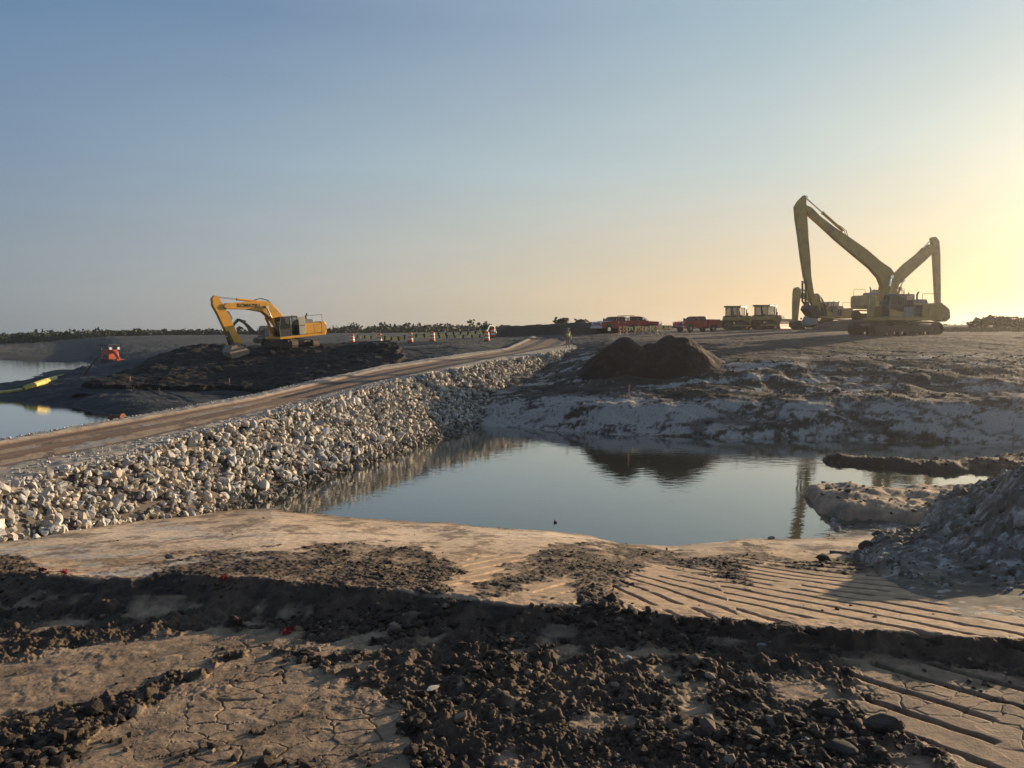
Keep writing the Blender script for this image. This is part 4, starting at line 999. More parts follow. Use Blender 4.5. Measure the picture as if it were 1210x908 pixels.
# ---------------------------------------------------------------- bulldozers
def bulldozer(px, d, head, label):
    p = P_dz(px, d, 5.5); z = gz1(p[0], p[1])
    root = empty('bulldozer', (p[0], p[1], z), math.atan2(head[1], head[0]), label, 'bulldozer', 'bulldozers parked behind the trucks')
    for s in (1, -1): make_track(root, s * .98 - .3, s * .98 + .3, -1.75, 1.65, 1.1, M['track'], None, .2, rollers=6)
    b = MB(); b.prism([(.15, .7), (1.95, .7), (2.05, 1.0), (2.0, 1.75), (.15, 1.95)], -.55, .55); b.build('hood', M['dullyel'], root, .05)
    g_ = MB(); g_.bb(2.02, 2.07, -.45, .45, .85, 1.65)
    for k in range(6): g_.bb(2.05, 2.09, -.45, .45, .9 + k * .13, .94 + k * .13)
    g_.build('radiator_grille', M['dark'], root)
    for s in (1, -1):
        f = MB(); f.prism([(-1.7, 1.18), (.5, 1.18), (.9, 1.3), (.4, 1.75), (-.2, 1.62), (-1.5, 1.62)], s * .68, s * 1.27); f.build('fender', M['dullyel'], root, .05)
    t = MB(); t.prism([(-2.0, .8), (-1.15, .8), (-1.15, 1.9), (-1.85, 1.8)], -.75, .75); t.build('fuel_tank', M['dullyel'], root, .06)
    c = MB()
    for x in (-1.35, -.45, .5):
        for s in (1, -1): c.bb(x - .07, x + .07, s * .95 - .07, s * .95 + .07, 1.5, 2.98)
    c.bb(-1.4, .55, -.97, .97, 1.4, 1.85); co_ = c.build('cab', M['dark'], root, .02)
    r_ = MB(); r_.prism([(-1.65, 2.95), (.8, 2.95), (.74, 3.12), (-1.55, 3.16)], -1.15, 1.15); r_.build('roof', M['dark'], co_, .04)
    for s in (1, -1):
        g2 = MB(); g2.bb(-1.28, -.52, s * .95 - .01, s * .95 + .01, 1.86, 2.93); g2.build('window', M['glass'], co_)
        g2 = MB(); g2.bb(-.38, .43, s * .95 - .01, s * .95 + .01, 1.86, 2.93); g2.build('window', M['glass'], co_)
    for x in (-1.35, .5):
        g2 = MB(); g2.bb(x - .01, x + .01, -.87, .87, 1.86, 2.93); g2.build('window', M['glass'], co_)
    s_b = MB(); s_b.bb(-.8, -.2, -.3, .3, 1.75, 1.95); s_b.bb(-.85, -.7, -.3, .3, 1.9, 2.5); s_b.build('seat', M['black'], co_, .03)
    e = MB(); e.cyl((1.0, .3, 1.85), (1.0, .3, 2.65), .07, 12); e.build('exhaust_pipe', M['dark'], root); e = MB(); e.cyl((1.35, -.25, 1.8), (1.35, -.25, 2.2), .10, 12); e.build('air_intake', M['dark'], root)
    bl = MB(); q = [(2.55, .05), (2.42, .3), (2.38, .65), (2.46, 1.0), (2.62, 1.3)]
    bl.prism(q + [(x + .06, z_) for x, z_ in q[::-1]], -1.75, 1.75); bo = bl.build('blade', M['steel'], root, .01)
    for s in (1, -1):
        am = MB(); am.cyl((-.3, s * 1.36, .5), (2.4, s * 1.36, .45), .1, 10); am.build('push_arm', M['dullyel'], bo)
        ram(root, 'lift_cylinder', (1.7, 1.6), (2.42, .8), .06, .6, M['dullyel'], (s * .62,))
    l_ = MB()
    for s in (1, -1): l_.cyl((.55, s * .75, 3.08), (.55, s * .75, 3.2), .08, 10); l_.cyl((-1.2, s * .75, 3.08), (-1.2, s * .75, 3.2), .08, 10)
    l_.build('work_lamp', M['dark'], co_)
    return root
bulldozer(872, 104, (.80, -.60), 'left bulldozer of the two, next to the red truck with a service body')
bulldozer(907, 101, (.72, -.69), 'right bulldozer of the two, next to the hanging excavator stick')

# ---------------------------------------------------------------- trucks
def wheel(root, x, y, r, w_):
    t = MB(); t.cyl((x, y - w_ / 2, r), (x, y + w_ / 2, r), r, 24); o = t.build('wheel', M['black'], root, .04)
    h = MB(); s = 1 if y > 0 else -1; h.cyl((x, y + s * (w_ / 2 - .06), r), (x, y + s * (w_ / 2 + .012), r), r * .58, 18); h.cyl((x, y + s * w_ / 2, r), (x, y + s * (w_ / 2 + .05), r), r * .2, 12); h.build('rim', M['chrome'], o)
def pickup(px, d, head, label, paint, front=None, service=False, rack=False, z=None, scale=.96):
    p = P_dz(px, d, 5.15); z = gz1(p[0], p[1]) if z is None else z
    root = empty('pickup_truck', (p[0], p[1], z), math.atan2(head[1], head[0]), label, 'pickup truck'); root.scale = (scale,) * 3
    b = MB(); b.prism([(-3.0 if not service else -.85, .62), (3.0, .55), (3.1, .75), (3.1, 1.22), (2.95, 1.3), (1.35, 1.38), (1.15, 1.42), (-.85, 1.42), (-.85, 1.38), (-3.0 if not service else -.85, 1.40)], -1.0, 1.0)
    bo = b.build('body', paint, root, .05)
    cb = MB(); cb.loft_prism([(-.9, 1.38), (1.5, 1.38), (.75, 1.95), (.35, 2.0), (-.6, 2.0), (-.82, 1.93)], .96, .78, 1.38, 2.0); co_ = cb.build('cab', paint, root, .05)
    gw = MB(); gw.loft_prism([(1.52, 1.41), (1.54, 1.41), (.84, 1.94), (.80, 1.94)], .86, .70, 1.38, 2.0); gw.build('windscreen', M['glass'], co_)
    for s in (1, -1):
        for (xa, xb, xc, xd) in ((.38, 1.30, .72, .38), (-.70, .28, .28, -.62)):
            g_ = MB(); zb_, zt_ = 1.45, 1.90
            yb, yt_ = s * (.96 - .18 * (.07 / .62) + .012), s * (.96 - .18 * (.52 / .62) + .012)
            g_.prism([(xa, zb_, yb - .01, yb + .01), (xb, zb_, yb - .01, yb + .01), (xc, zt_, yt_ - .01, yt_ + .01), (xd, zt_, yt_ - .01, yt_ + .01)], 0, 0); g_.build('window', M['glass'], co_)
        for xa, xb in ((.34, 1.3), (-.78, .30)):
            dd_ = MB(); dd_.bb(xa, xb, s * 1.0 - .015, s * 1.0 + .015, .72, 1.36); do = dd_.build('door', paint, root, .01)
            hh = MB(); hh.bb(xa + .06, xa + .24, s * 1.015, s * 1.045, 1.22, 1.27); hh.build('handle', M['chrome'], do)
        mi = MB(); mi.bb(1.0, 1.1, s * 1.02, s * 1.28, 1.48, 1.78); mi.build('mirror', M['dark'], root, .02)
        hl_ = MB(); hl_.bb(3.0, 3.13, s * .70, s * .99, .98, 1.24); hl_.build('headlight', M['lens'], root, .02)
        tl_ = MB(); tl_.bb(-3.03, -2.97, s * .82, s * .99, .95, 1.35); tl_.build('tail_light', M['redlens'], root)
        sb = MB(); sb.bb(-.75, 1.3, s * .98, s * 1.12, .48, .54); sb.build('running_board', M['dark'], root)
        for x in (1.95, -1.95):
            wa = MB(); wa.cyl((x, s * .86, .62), (x, s * 1.012, .62), .50, 24); wa.build('wheel_arch', M['dark'], root)
        for x in (1.95, -1.95): wheel(root, x, s * .9, .42, .27)
    gr = MB(); gr.bb(3.06, 3.14, -.68, .68, .88, 1.24); go = gr.build('grille', M['dark'], root, .02)
    gc_ = MB()
    for zz_ in (.86, 1.25): gc_.bb(3.08, 3.17, -.72, .72, zz_ - .02, zz_ + .03)
    for k in range(3): gc_.bb(3.1, 3.16, -.66, .66, .95 + k * .09, .97 + k * .09)
    gc_.build('grille_bar', M['chrome'], go)
    bm_ = MB(); bm_.prism([(3.0, .5), (3.25, .52), (3.28, .78), (3.0, .82)], -1.0, 1.0); bm_.build('bumper', front or M['chrome'], root, .04)
    if front:
        h = MB(); h.prism([(1.45, 1.395), (2.95, 1.315), (3.08, 1.24), (3.12, 1.26), (2.97, 1.345), (1.45, 1.42)], -.97, .97); h.build('hood', front, root, .02)
    if service:
        for s in (1, -1):
            bx = MB(); bx.bb(-3.1, -.95, s * .45, s * 1.08, 1.0, 1.62); bx.bb(-3.1, -2.5, s * .45, s * 1.08, .55, 1.02); bx.bb(-1.4, -.95, s * .45, s * 1.08, .55, 1.02); bxo = bx.build('service_box', paint, root, .03)
            for xa in (-3.02, -2.36, -1.65):
                dl = MB(); dl.bb(xa, xa + .6, s * 1.075, s * 1.1, 1.06, 1.56); dl.build('locker_door', paint, bxo, .01)
        bd = MB(); bd.bb(-3.1, -.95, -.5, .5, .9, 1.02); bd.bb(-3.1, -3.0, -.5, .5, 1.0, 1.5); bd.build('bed', paint, root, .02)
    else:
        bd = MB(); bd.bb(-2.9, -.95, -.86, .86, 1.39, 1.412); bd.build('bed_liner', M['dark'], root)
        for s in (1, -1):
            rl = MB(); rl.bb(-3.0, -.9, s * .88, s * 1.0, 1.38, 1.5); rl.build('bed_rail', paint, root, .02)
        tg = MB(); tg.bb(-3.06, -2.98, -.92, .92, .75, 1.5); tg.build('tailgate', paint, root, .02)
    if rack:
        rk = MB()
        for s in (1, -1): rk.tube([(-.95, s * .8, 1.45), (-.95, s * .8, 2.12), (-2.2, s * .85, 2.12)], .035, 6)
        rk.tube([(-.95, -.8, 2.12), (-.95, .8, 2.12)], .03, 6); rk.build('ladder_rack', M['dark'], root)
        tk = MB(); tk.bb(-1.6, -1.0, -.7, .7, 1.4, 1.9); tk.build('tool_box', M['white'], root, .03)
    return root
pickup(728, 93, (-.85, -.53), 'red crew cab pickup with sun glare painted white on bonnet and bumper, leftmost of the trucks', M['red'], M['white'], rack=True)  # white bonnet and bumper put sun glare into the paint colour
pickup(752, 97, (.93, -.36), 'red pickup facing right behind the pennant barricades', M['red'])
pickup(823, 94, (-.86, -.51), 'red truck with a service body and lockers, standing alone beside the bulldozers', M['red'], service=True)
pickup(956, 96, (.30, .95), 'pale grey pickup half hidden behind the hanging excavator sticks', M['pale'], scale=.8)

# ---------------------------------------------------------------- barrels, barricades, pennants
def drum(px, py, d, label, name='traffic_barrel'):
    p = P_d(px, py, d); z = gz1(p[0], p[1])
    root = empty(name, (p[0], p[1], z), random.random(), label, 'traffic barrel', 'orange and white barrels in the left pennant line')
    b = MB(); b.cyl((0, 0, 0), (0, 0, .10), .34, 20); b.build('base', M['black'], root, .02)
    for k, (za, zb_, ra, rb, mm, nm) in enumerate(((.1, .32, .30, .29, 'orange', 'barrel_section'), (.32, .5, .285, .275, 'band', 'reflective_band'), (.5, .68, .27, .26, 'orange', 'barrel_section'), (.68, .86, .255, .245, 'band', 'reflective_band'), (.86, 1.02, .24, .22, 'orange', 'barrel_section'))):
        c = MB(); c.cyl((0, 0, za + .002), (0, 0, zb_), ra, 22, rb); c.build(nm, M[mm], root)
    h = MB(); h.tube([(-.1, 0, 1.02), (-.09, 0, 1.10), (.09, 0, 1.10), (.1, 0, 1.02)], .022, 6); h.build('handle', M['orange'], root)
    return (p[0], p[1], z + 1.0)
tops = [drum(416, 404, 88, 'leftmost striped barrel of the left pennant line'), drum(448.5, 406, 86, 'striped barrel second from the left in the left pennant line'),
        drum(485, 407.5, 85, 'striped barrel in the middle of the left pennant line'), drum(511, 407, 85, 'striped barrel just right of the middle barrel in the left pennant line'),
        drum(575.5, 407, 84, 'striped barrel at the right end of the left pennant line, nearer of the end pair'), drum(582.5, 400, 92, 'striped barrel at the right end of the left pennant line, farther of the end pair')]
def pennants(a, b, n, sag, label, size=(.12, .44), group=None):
    a, b = Vector(a), Vector(b); pts = [a.lerp(b, i / 16) - Vector((0, 0, sag * 4 * (i / 16) * (1 - i / 16))) for i in range(17)]
    root = empty('pennant_line', a, 0, label, 'pennant line', group)
    c = MB(); c.tube([p - a for p in pts], .012, 5); c.build('cord', M['band'], root)
    for k in range(n):
        t = (k + .5) / n; p = a.lerp(b, t) - Vector((0, 0, sag * 4 * t * (1 - t))) - a
        dv = (b - a).normalized() * size[0]; tw = Vector((random.uniform(-.1, .1), random.uniform(-.12, .12), -size[1] * random.uniform(.75, 1)))
        f = MB(); bm = f.bm
        q = [p - dv, p + dv, p + dv * .55 + tw, p - dv * .55 + tw]; ofs = Vector((0, .008, 0))
        A_ = [bm.verts.new(v - ofs) for v in q]; B_ = [bm.verts.new(v + ofs) for v in q]
        bm.faces.new(A_); bm.faces.new(B_[::-1])
        for i in range(4): bm.faces.new((A_[i], A_[(i + 1) % 4], B_[(i + 1) % 4], B_[i]))
        f.build('flag', M['dark'] if k % 3 == 2 else M['flagc'], root)
G = 'yellow and black pennant lines strung between barrels'
pennants(tops[0], tops[1], 12, .12, 'pennant line between the two leftmost barrels', group=G)
pennants(tops[1], tops[2], 14, .30, 'sagging pennant line left of the middle barrel', (.14, .54), G)
pennants(tops[2], tops[3], 9, .12, 'short pennant line right of the middle barrel', (.14, .54), G)
pennants(tops[3], (tops[4][0], tops[4][1], tops[4][2] + .25), 22, .10, 'long rising upper pennant line to the barrel pair at the right end', group=G)
pennants((tops[3][0], tops[3][1], tops[3][2] - .25), (tops[4][0], tops[4][1], tops[4][2] - .15), 20, .10, 'long lower pennant line to the barrel pair at the right end', group=G)
ta = MB(); pA, pB = Vector(tops[4]), Vector(tops[5])
ta.tube([pA + Vector((0, 0, .05)), pA.lerp(pB, .5) + Vector((-.05, 0, .55)), pB + Vector((.1, 0, .35)), pB + Vector((.45, 0, -.6))], .045, 6)
tag(ta.build('barrier_tape', M['band']), 'white tape looped between the barrel pair at the right end of the left pennant line', 'tape')
def sawhorse(px, py, d, rz, label):
    p = P_d(px, py, d); z = gz1(p[0], p[1])
    root = empty('barricade', (p[0], p[1], z), rz, label, 'barricade', 'white and orange barricades in front of the red trucks')
    for s in (1, -1):
        for t in (1, -1):
            l = MB(); l.tube([(s * .42, t * .28, 0), (s * .42, 0, .95)], .035, 6); l.build('leg', M['band'], root)
    for zz_ in (.80, .45):
        bd = MB(); bd.bb(-.62, .62, -.045, -.02, zz_ - .10, zz_ + .10); bo = bd.build('board', M['orange'], root)
        for k in range(3):
            st = MB(); x = -.45 + k * .4; st.prism([(x, zz_ - .10), (x + .16, zz_ - .10), (x + .28, zz_ + .10), (x + .12, zz_ + .10)], -.052, -.0455); st.build('stripe', M['flagc'], bo)
    return (p[0], p[1], z + .98)
sh = [sawhorse(736.5, 394.6, 86, .2, 'leftmost barricade below the front of the leftmost red pickup'), sawhorse(755, 394, 86.5, -.15, 'barricade second from the left before the right facing red pickup'),
      sawhorse(772, 394, 87, .3, 'barricade third from the left in the gap between the red trucks'), sawhorse(787, 393, 88, -.1, 'rightmost barricade beside the red service truck')]
G2 = 'pennant lines before the red trucks'
pennants(sh[0], sh[1], 8, .12, 'pennant line strung before the leftmost red pickup', (.13, .44), G2)
pennants(sh[1], sh[2], 7, .10, 'pennant line strung before the right facing red pickup', (.13, .44), G2)
pennants(sh[2], sh[3], 7, .15, 'pennant line strung in the gap beside the red service truck', (.13, .44), G2)

# ---------------------------------------------------------------- people
def person(loc, rz, J, label, vest, trousers, rad=1., helmet=None, sleeves=None):
    """J: joint dictionary in metres, x = right of the figure, y = forward"""
    root = empty('person', loc, rz, label, 'person')
    V, E, Rd = [], [], []
    def add(p, r, par=None):
        V.append(p); Rd.append(r)
        if par is not None: E.append((par, len(V) - 1))
        return len(V) - 1
    pel = add(J['pelvis'], .14); wa = add(J['waist'], .125, pel); ch = add(J['chest'], .155, wa); nk0 = add(J['neck0'], .075, ch); nk = add(J['neck'], .055, nk0)
    hd = add(J['head'], .088, nk); add(J['crown'], .070, hd)
    ends = {}
    for s in 'LR':
        sh_ = add(J['sh' + s], .066, ch); el = add(J['el' + s], .045, sh_); wr = add(J['wr' + s], .030, el); pm = add(J['pm' + s], .036, wr)
        dv = (Vector(J['pm' + s]) - Vector(J['wr' + s])).normalized(); sd = dv.orthogonal().normalized()
        for k, (off, ln) in enumerate(((-.03, .085), (-.01, .095), (.01, .09), (.028, .07))):
            a = Vector(J['pm' + s]) + sd * off + dv * .03; b = a + dv * ln * .5; c = b + (dv * .8 + dv.cross(sd) * .5) * ln * .5
            i1 = add(tuple(a), .011, pm); i2 = add(tuple(b), .009, i1); add(tuple(c), .008, i2)
        a = Vector(J['wr' + s]) + sd * -.035 + dv * .02; i1 = add(tuple(a), .012, wr); add(tuple(a + dv * .05 - sd * .025), .009, i1)
        hp = add(J['hp' + s], .098, pel); kn = add(J['kn' + s], .062, hp); an = add(J['an' + s], .045, kn); add(J['to' + s], .040, an)
    def skin(idx, name, m, grow, parent):
        me = bpy.data.meshes.new(name); mp = {k: i for i, k in enumerate(idx)}
        me.from_pydata([V[k] for k in idx], [(mp[a], mp[b]) for a, b in E if a in mp and b in mp], [])
        o = bpy.data.objects.new('tmp', me); col.objects.link(o)
        mo = o.modifiers.new('s', 'SKIN'); mo.use_smooth_shade = True
        for k, i in mp.items(): me.skin_vertices[0].data[i].radius = (Rd[k] * rad + grow,) * 2
        me.skin_vertices[0].data[0].use_root = True
        sb = o.modifiers.new('u', 'SUBSURF'); sb.levels = sb.render_levels = 1
        dg = bpy.context.evaluated_depsgraph_get(); dg.update()
        m2 = bpy.data.meshes.new_from_object(o.evaluated_get(dg)); m2.name = name
        bpy.data.objects.remove(o); return link_mesh(name, m2, m, parent)
    body = skin(list(range(len(V))), 'body', M['skin'], 0, root)
    names = {}
    skin([pel, wa, ch, nk0], 'vest', vest, .022, root)
    def idx_of(p): return V.index(J[p])
    if sleeves: skin([ch, idx_of('shL'), idx_of('elL'), idx_of('shR'), idx_of('elR')], 'shirt', sleeves, .014, root)
    skin([pel] + [idx_of(k + s) for s in 'LR' for k in ('hp', 'kn', 'an')], 'trousers', trousers, .018, root)
    for s in 'LR':
        a, b = Vector(J['an' + s]), Vector(J['to' + s]); bt = MB(); bt.ball(tuple(a.lerp(b, .45) - Vector((0, 0, .015))), (.055, .14, .05), 2); bt.build('boot', M['hair'], root, smooth=True)
    h = Vector(J['head']); f = Vector(J.get('face', (0, 1, 0)))
    sd = f.cross(Vector((0, 0, 1))).normalized()
    fc = MB(); fc.ball(tuple(h + f * .105 + Vector((0, 0, .0))), (.016, .02, .024), 1)
    for s in (1, -1): fc.ball(tuple(h + sd * .092 * s), (.012, .022, .032), 1)
    fc.build('face', M['skin'], body, smooth=True)
    ey = MB()
    for s in (1, -1): ey.ball(tuple(h + f * .09 + sd * .035 * s + Vector((0, 0, .025))), (.013, .01, .01), 1)
    ey.ball(tuple(h + f * .088 + Vector((0, 0, -.055))), (.025, .01, .007), 1); ey.build('eye', M['hair'], body, smooth=True)
    if helmet:
        he = MB(); he.ball(tuple(h + Vector((0, 0, .075))), (.125, .14, .085), 2); he.ball(tuple(h + f * .06 + Vector((0, 0, .05))), (.125, .15, .012), 2); he.build('cap', helmet, root, smooth=True)
    else:
        he = MB(); he.ball(tuple(h + Vector((0, 0, .05)) - f * .02), (.105, .112, .09), 2); he.build('hair', M['hair'], root, smooth=True)
    return root
ST = dict(pelvis=(0, 0, .96), waist=(0, .0, 1.10), chest=(0, .01, 1.32), neck0=(0, 0, 1.48), neck=(0, .015, 1.54), head=(0, .03, 1.65), crown=(0, .02, 1.74),
          shL=(-.19, 0, 1.42), elL=(-.27, -.02, 1.14), wrL=(-.27, .08, .90), pmL=(-.26, .11, .82), shR=(.19, 0, 1.42), elR=(.29, .02, 1.16), wrR=(.20, .24, 1.06), pmR=(.13, .29, 1.07),
          hpL=(-.10, 0, .90), knL=(-.11, .05, .50), anL=(-.11, .0, .09), toL=(-.12, .15, .035), hpR=(.10, 0, .90), knR=(.10, -.03, .50), anR=(.12, -.10, .09), toR=(.13, .05, .035))
pw = P_d(671, 410, 70); pz = max(gz1(pw[0], pw[1]), float(zroad(pw[1])) - .02)
person((pw[0], pw[1], pz), R(200), ST, 'person in a lime safety vest and tan trousers standing at the end of the causeway', M['hivis'], M['khaki'], 1.0, M['higreen'], M['khaki'])
SIT = dict(pelvis=(0, 0, .10), waist=(0, .0, .24), chest=(0, .02, .46), neck0=(0, .03, .62), neck=(0, .05, .67), head=(0, .07, .78), crown=(0, .06, .87),
           shL=(-.19, .02, .56), elL=(-.26, .18, .36), wrL=(-.22, .40, .34), pmL=(-.2, .47, .34), shR=(.19, .02, .56), elR=(.26, .18, .36), wrR=(.22, .40, .34), pmR=(.2, .47, .34),
           hpL=(-.10, .02, .08), knL=(-.13, .43, .12), anL=(-.13, .50, -.30), toL=(-.13, .64, -.34), hpR=(.10, .02, .08), knR=(.13, .43, .12), anR=(.13, .50, -.30), toR=(.13, .64, -.34))
tlt = exL.matrix_world if False else (Matrix.Translation(LE) @ Matrix.Rotation(math.atan2(-math.sin(ah), -math.cos(ah)), 4, 'Z'))
sp_ = tlt @ Vector((.48, .98, 1.46 + .50))
person(tuple(sp_), math.atan2(-math.sin(ah), -math.cos(ah)) - math.pi / 2, SIT, 'person in a green shirt seated in the open cab of the bright yellow excavator', M['higreen'], M['khaki'], 1.0, None, M['higreen'])

# ---------------------------------------------------------------- small things round the left pond
def at(px, py, z=1.0, it=14):
    for _i in range(it):
        p = P_z(px, py, z); z = .5 * z + .5 * max(gz1(p[0], p[1]), 0.)
    return p[0], p[1], max(gz1(p[0], p[1]), 0.)
def pump():
    p = P_dz(133, 96, 1.45); z = gz1(p[0], p[1])
    root = empty('pump', (p[0], p[1], z), math.atan2(-.55, .84), 'small orange red machine with two lamps on the far shore of the left pond', 'pump')
    root.scale = (1.35,) * 3
    b = MB(); b.bb(-1.0, .9, -.5, .5, .08, .3); b.bb(-1.0, .9, -.62, -.5, .0, .16); b.bb(-1.0, .9, .5, .62, 0, .16); b.build('skid', M['black'], root, .03)
    b = MB(); b.prism([(-1.0, .3), (.25, .3), (.25, .95), (0, 1.2), (-1.0, 1.2)], -.5, .5); b.build('engine_box', M['ored'], root, .06)
    b = MB(); b.bb(-1.05, .35, -.6, .6, 1.58, 1.68)
    for x in (-.95, .25):
        for s in (1, -1): b.bb(x - .04, x + .04, s * .5 - .04, s * .5 + .04, 1.1, 1.6)
    b.build('canopy', M['dark'], root, .03)
    for s in (1, -1):
        l = MB(); l.cyl((.28, s * .38, 1.32), (.42, s * .38, 1.32), .13, 16); l.build('lamp', M['lens'], root)
    b = MB(); b.tube([(.2, -.1, 1.05), (.75, -.1, .85), (1.35, -.1, .22)], .14, 12); b.build('loader_arm', M['ored'], root, .0)
    b = MB(); b.bb(1.2, 1.6, -.5, .35, .02, .36); b.build('scoop', M['ored'], root, .05)
    b = MB(); b.bb(-.6, .0, -.53, -.50, .45, .72); b.build('grille', M['dark'], root)
pump()
# yellow floating boom dragged onto the dark spit
fp = [at(px, py, .7) for px, py in ((29, 461.5), (40, 457.5), (52, 453.5), (63, 450), (76, 446.5))]
fb = MB()
for a, b in zip(fp, fp[1:]):
    fb.cyl(Vector(a) + Vector((0, 0, .12)), Vector(b) + Vector((0, 0, .12)), .25, 12)
fo = fb.build('floating_boom', M['boomy'], None); tag(fo, 'wide yellow floating boom dragged onto the dark spit by the left pond', 'floating boom')
fp2 = [at(px, py, .7) for px, py in ((-20, 468), (0, 465.5), (14, 463.5), (28, 461.5))]
fb = MB(); fb.tube([Vector(q) + Vector((0, 0, .06)) for q in fp2], .16, 8); tag(fb.build('floating_boom', M['boomy']), 'thin pale yellow end of floating boom at the left edge of the spit', 'floating boom')
# dead branch stuck in the bank
b0 = at(98, 443, 1.4); tb = MB()
tp = P_d(114, 423, b0[1] - .3)
tb.cyl(b0, Vector(b0).lerp(Vector(tp), .6), .09, 8, .06); tb.cyl(Vector(b0).lerp(Vector(tp), .6), tp, .06, 8, .025)
m_ = Vector(b0).lerp(Vector(tp), .45); tb.cyl(m_, m_ + Vector((-.25, .1, .55)), .04, 6, .015); tb.cyl(Vector(b0).lerp(Vector(tp), .7), Vector(b0).lerp(Vector(tp), .7) + Vector((.4, .1, .25)), .03, 6, .012)
tag(tb.build('dead_branch', M['wood']), 'dark dead branch leaning out of the bank left of the black berm', 'branch')
# rusty pipe stub at the corner of the near left pond
rp_ = at(139, 497, .2); rb = MB(); rb.cyl((rp_[0] - .5, rp_[1] + .2, .10), (rp_[0] + .35, rp_[1] - .1, .16), .22, 18); rb.cyl((rp_[0] + .31, rp_[1] - .09, .16), (rp_[0] + .39, rp_[1] - .11, .165), .27, 18)
tag(rb.build('rusty_pipe', M['rust']), 'rusty pipe end lying at the corner of the near left pond beside the road', 'pipe')
# survey stakes
for px, py, z, lb in ((743, 469, 1.3, 'pink survey stake on the far bank below the dark dirt pile'), (271, 457, 1.2, 'pale survey stake at the foot of the black berm below the bucket'), (154, 455, 1.3, 'dull survey stake at the left end of the black berm')):
    q = at(px, py, z); s_ = MB(); s_.box((0, 0, .32), (.07, .035, .74)); o = s_.build('survey_stake', M['lath'], None, .006); o.location = q; o.rotation_euler = (random.uniform(-.08, .08), random.uniform(-.1, .1), random.random())
    tag(o, lb, 'stake')
# culvert ends in the riprap
def culvert(px, py, r, label):
    z = .55
    for _i in range(20):
        p = P_z(px, py, z); z = .6 * z + .4 * float(cause_z(np.array([p[0]]), np.array([p[1]]))[0])
    d_ = Vector((.955, -.29, -.02)).normalized(); c = Vector(p)
    root = empty('culvert_pipe', c, 0, label, 'culvert', 'black culvert pipes through the causeway')
    b = MB(); bm = b.bm; q = d_.to_track_quat('Z', 'Y').to_matrix(); n = 28; rings = []
    prof = [(-2.6, r)] + [(x, r + (.02 if i % 2 else 0)) for i, x in enumerate(np.linspace(-2.5, .08, 28))] + [(.10, r), (.10, r - .03), (-2.6, r - .03)]
    for x, rr in prof: rings.append([bm.verts.new(q @ Vector((rr * math.cos(6.2832 * k / n), rr * math.sin(6.2832 * k / n), x))) for k in range(n)])
    for a_, b_ in zip(rings, rings[1:]):
        for k in range(n): bm.faces.new((a_[k], a_[(k + 1) % n], b_[(k + 1) % n], b_[k]))
    bm.faces.new(rings[-1][::-1])
    b.build('pipe_wall', M['pipe'], root)
    return c, d_
CULV = [culvert(336, 555, .27, 'nearest black culvert pipe end among the riprap at the waterline'), culvert(411, 534, .32, 'middle black culvert pipe end among the riprap at the waterline'), culvert(466, 513, .28, 'farthest black culvert pipe end among the riprap, half hidden')]

# ---------------------------------------------------------------- vegetation
def leaf_cloud(V, Fq, C, c, rad, n, size, colr, flat=1.):
    for k in range(n):
        v = rng.normal(size=3); v /= np.linalg.norm(v); v *= rng.uniform(.35, 1.0) ** .6
        p = np.array(c) + v * np.array(rad)
        a = rng.normal(size=3); a /= np.linalg.norm(a); b = np.cross(a, rng.normal(size=3)); b /= np.linalg.norm(b)
        s = size * rng.uniform(.6, 1.4); i = len(V)
        V.extend([p - a * s, p + b * s * .6, p + a * s, p - b * s * .6]); Fq.append((i, i + 1, i + 2, i + 3))
        cc = np.array(colr) * rng.uniform(.6, 1.4); C.extend([cc] * 4)
def woods(name, label, items):
    V, Fq, C = [], [], []
    for (x, y, z, h, wd, colr, n, size) in items:
        for k in range(3):
            cx = x + rng.uniform(-.4, .4) * wd; cz = z + h * rng.uniform(.35, .7)
            leaf_cloud(V, Fq, C, (cx, y + rng.uniform(-1, 1), cz), (wd * .45, wd * .45, h * .38), n // 3, size, colr)
        leaf_cloud(V, Fq, C, (x, y, z + h * .25), (wd * .6, wd * .5, h * .3), n // 3, size * 1.2, np.array(colr) * .9)
        for k in range(2):      # stems
            sx = x + rng.uniform(-.3, .3) * wd; i = len(V); 
            V.extend([np.array((sx - .08, y, z - .3)), np.array((sx + .08, y, z - .3)), np.array((sx + .05, y, z + h * .6)), np.array((sx - .05, y, z + h * .6))]); Fq.append((i, i + 1, i + 2, i + 3)); C.extend([np.array((.06, .045, .035))] * 4)
    o = np_mesh(name, np.array(V), np.array(Fq), np.array(C), M['leaf'], smooth=False); return tag(o, label, None, kind='stuff')
its = []
def belt(px0, px1, step, d, top, base, hvar, colr, n=90, size=.5):
    px = px0
    while px < px1:
        yt_ = np.interp(px, [t[0] for t in top], [t[1] for t in top]); yb_ = np.interp(px, [t[0] for t in base], [t[1] for t in base])
        dd_ = d * rng.uniform(.95, 1.08); pt = P_d(px, yt_, dd_); pb = P_d(px, yb_, dd_)
        h = max(.8, (pt[2] - pb[2]) * rng.uniform(1 - hvar * 1.6, 1 + hvar * .6) * (1.35 if rng.random() < .07 else 1))
        its.append((pb[0], dd_, pb[2], h, h * rng.uniform(.7, 1.3), np.array(colr) * rng.uniform(.7, 1.3), n, size)); px += step * rng.uniform(.6, 1.4)
GRN = (.035, .044, .022); GR2 = (.075, .082, .055)
for _q in range(2): belt(-420, 262, 3.2, 232 + 12 * _q, [(-400, 391), (0, 395), (40, 394), (90, 393), (130, 390), (250, 390)], [(-400, 408), (0, 407), (100, 404), (150, 400), (260, 399)], .25, GRN)
belt(260, 400, 3, 240, [(260, 391), (300, 390), (400, 389)], [(260, 400), (400, 399)], .25, GRN)
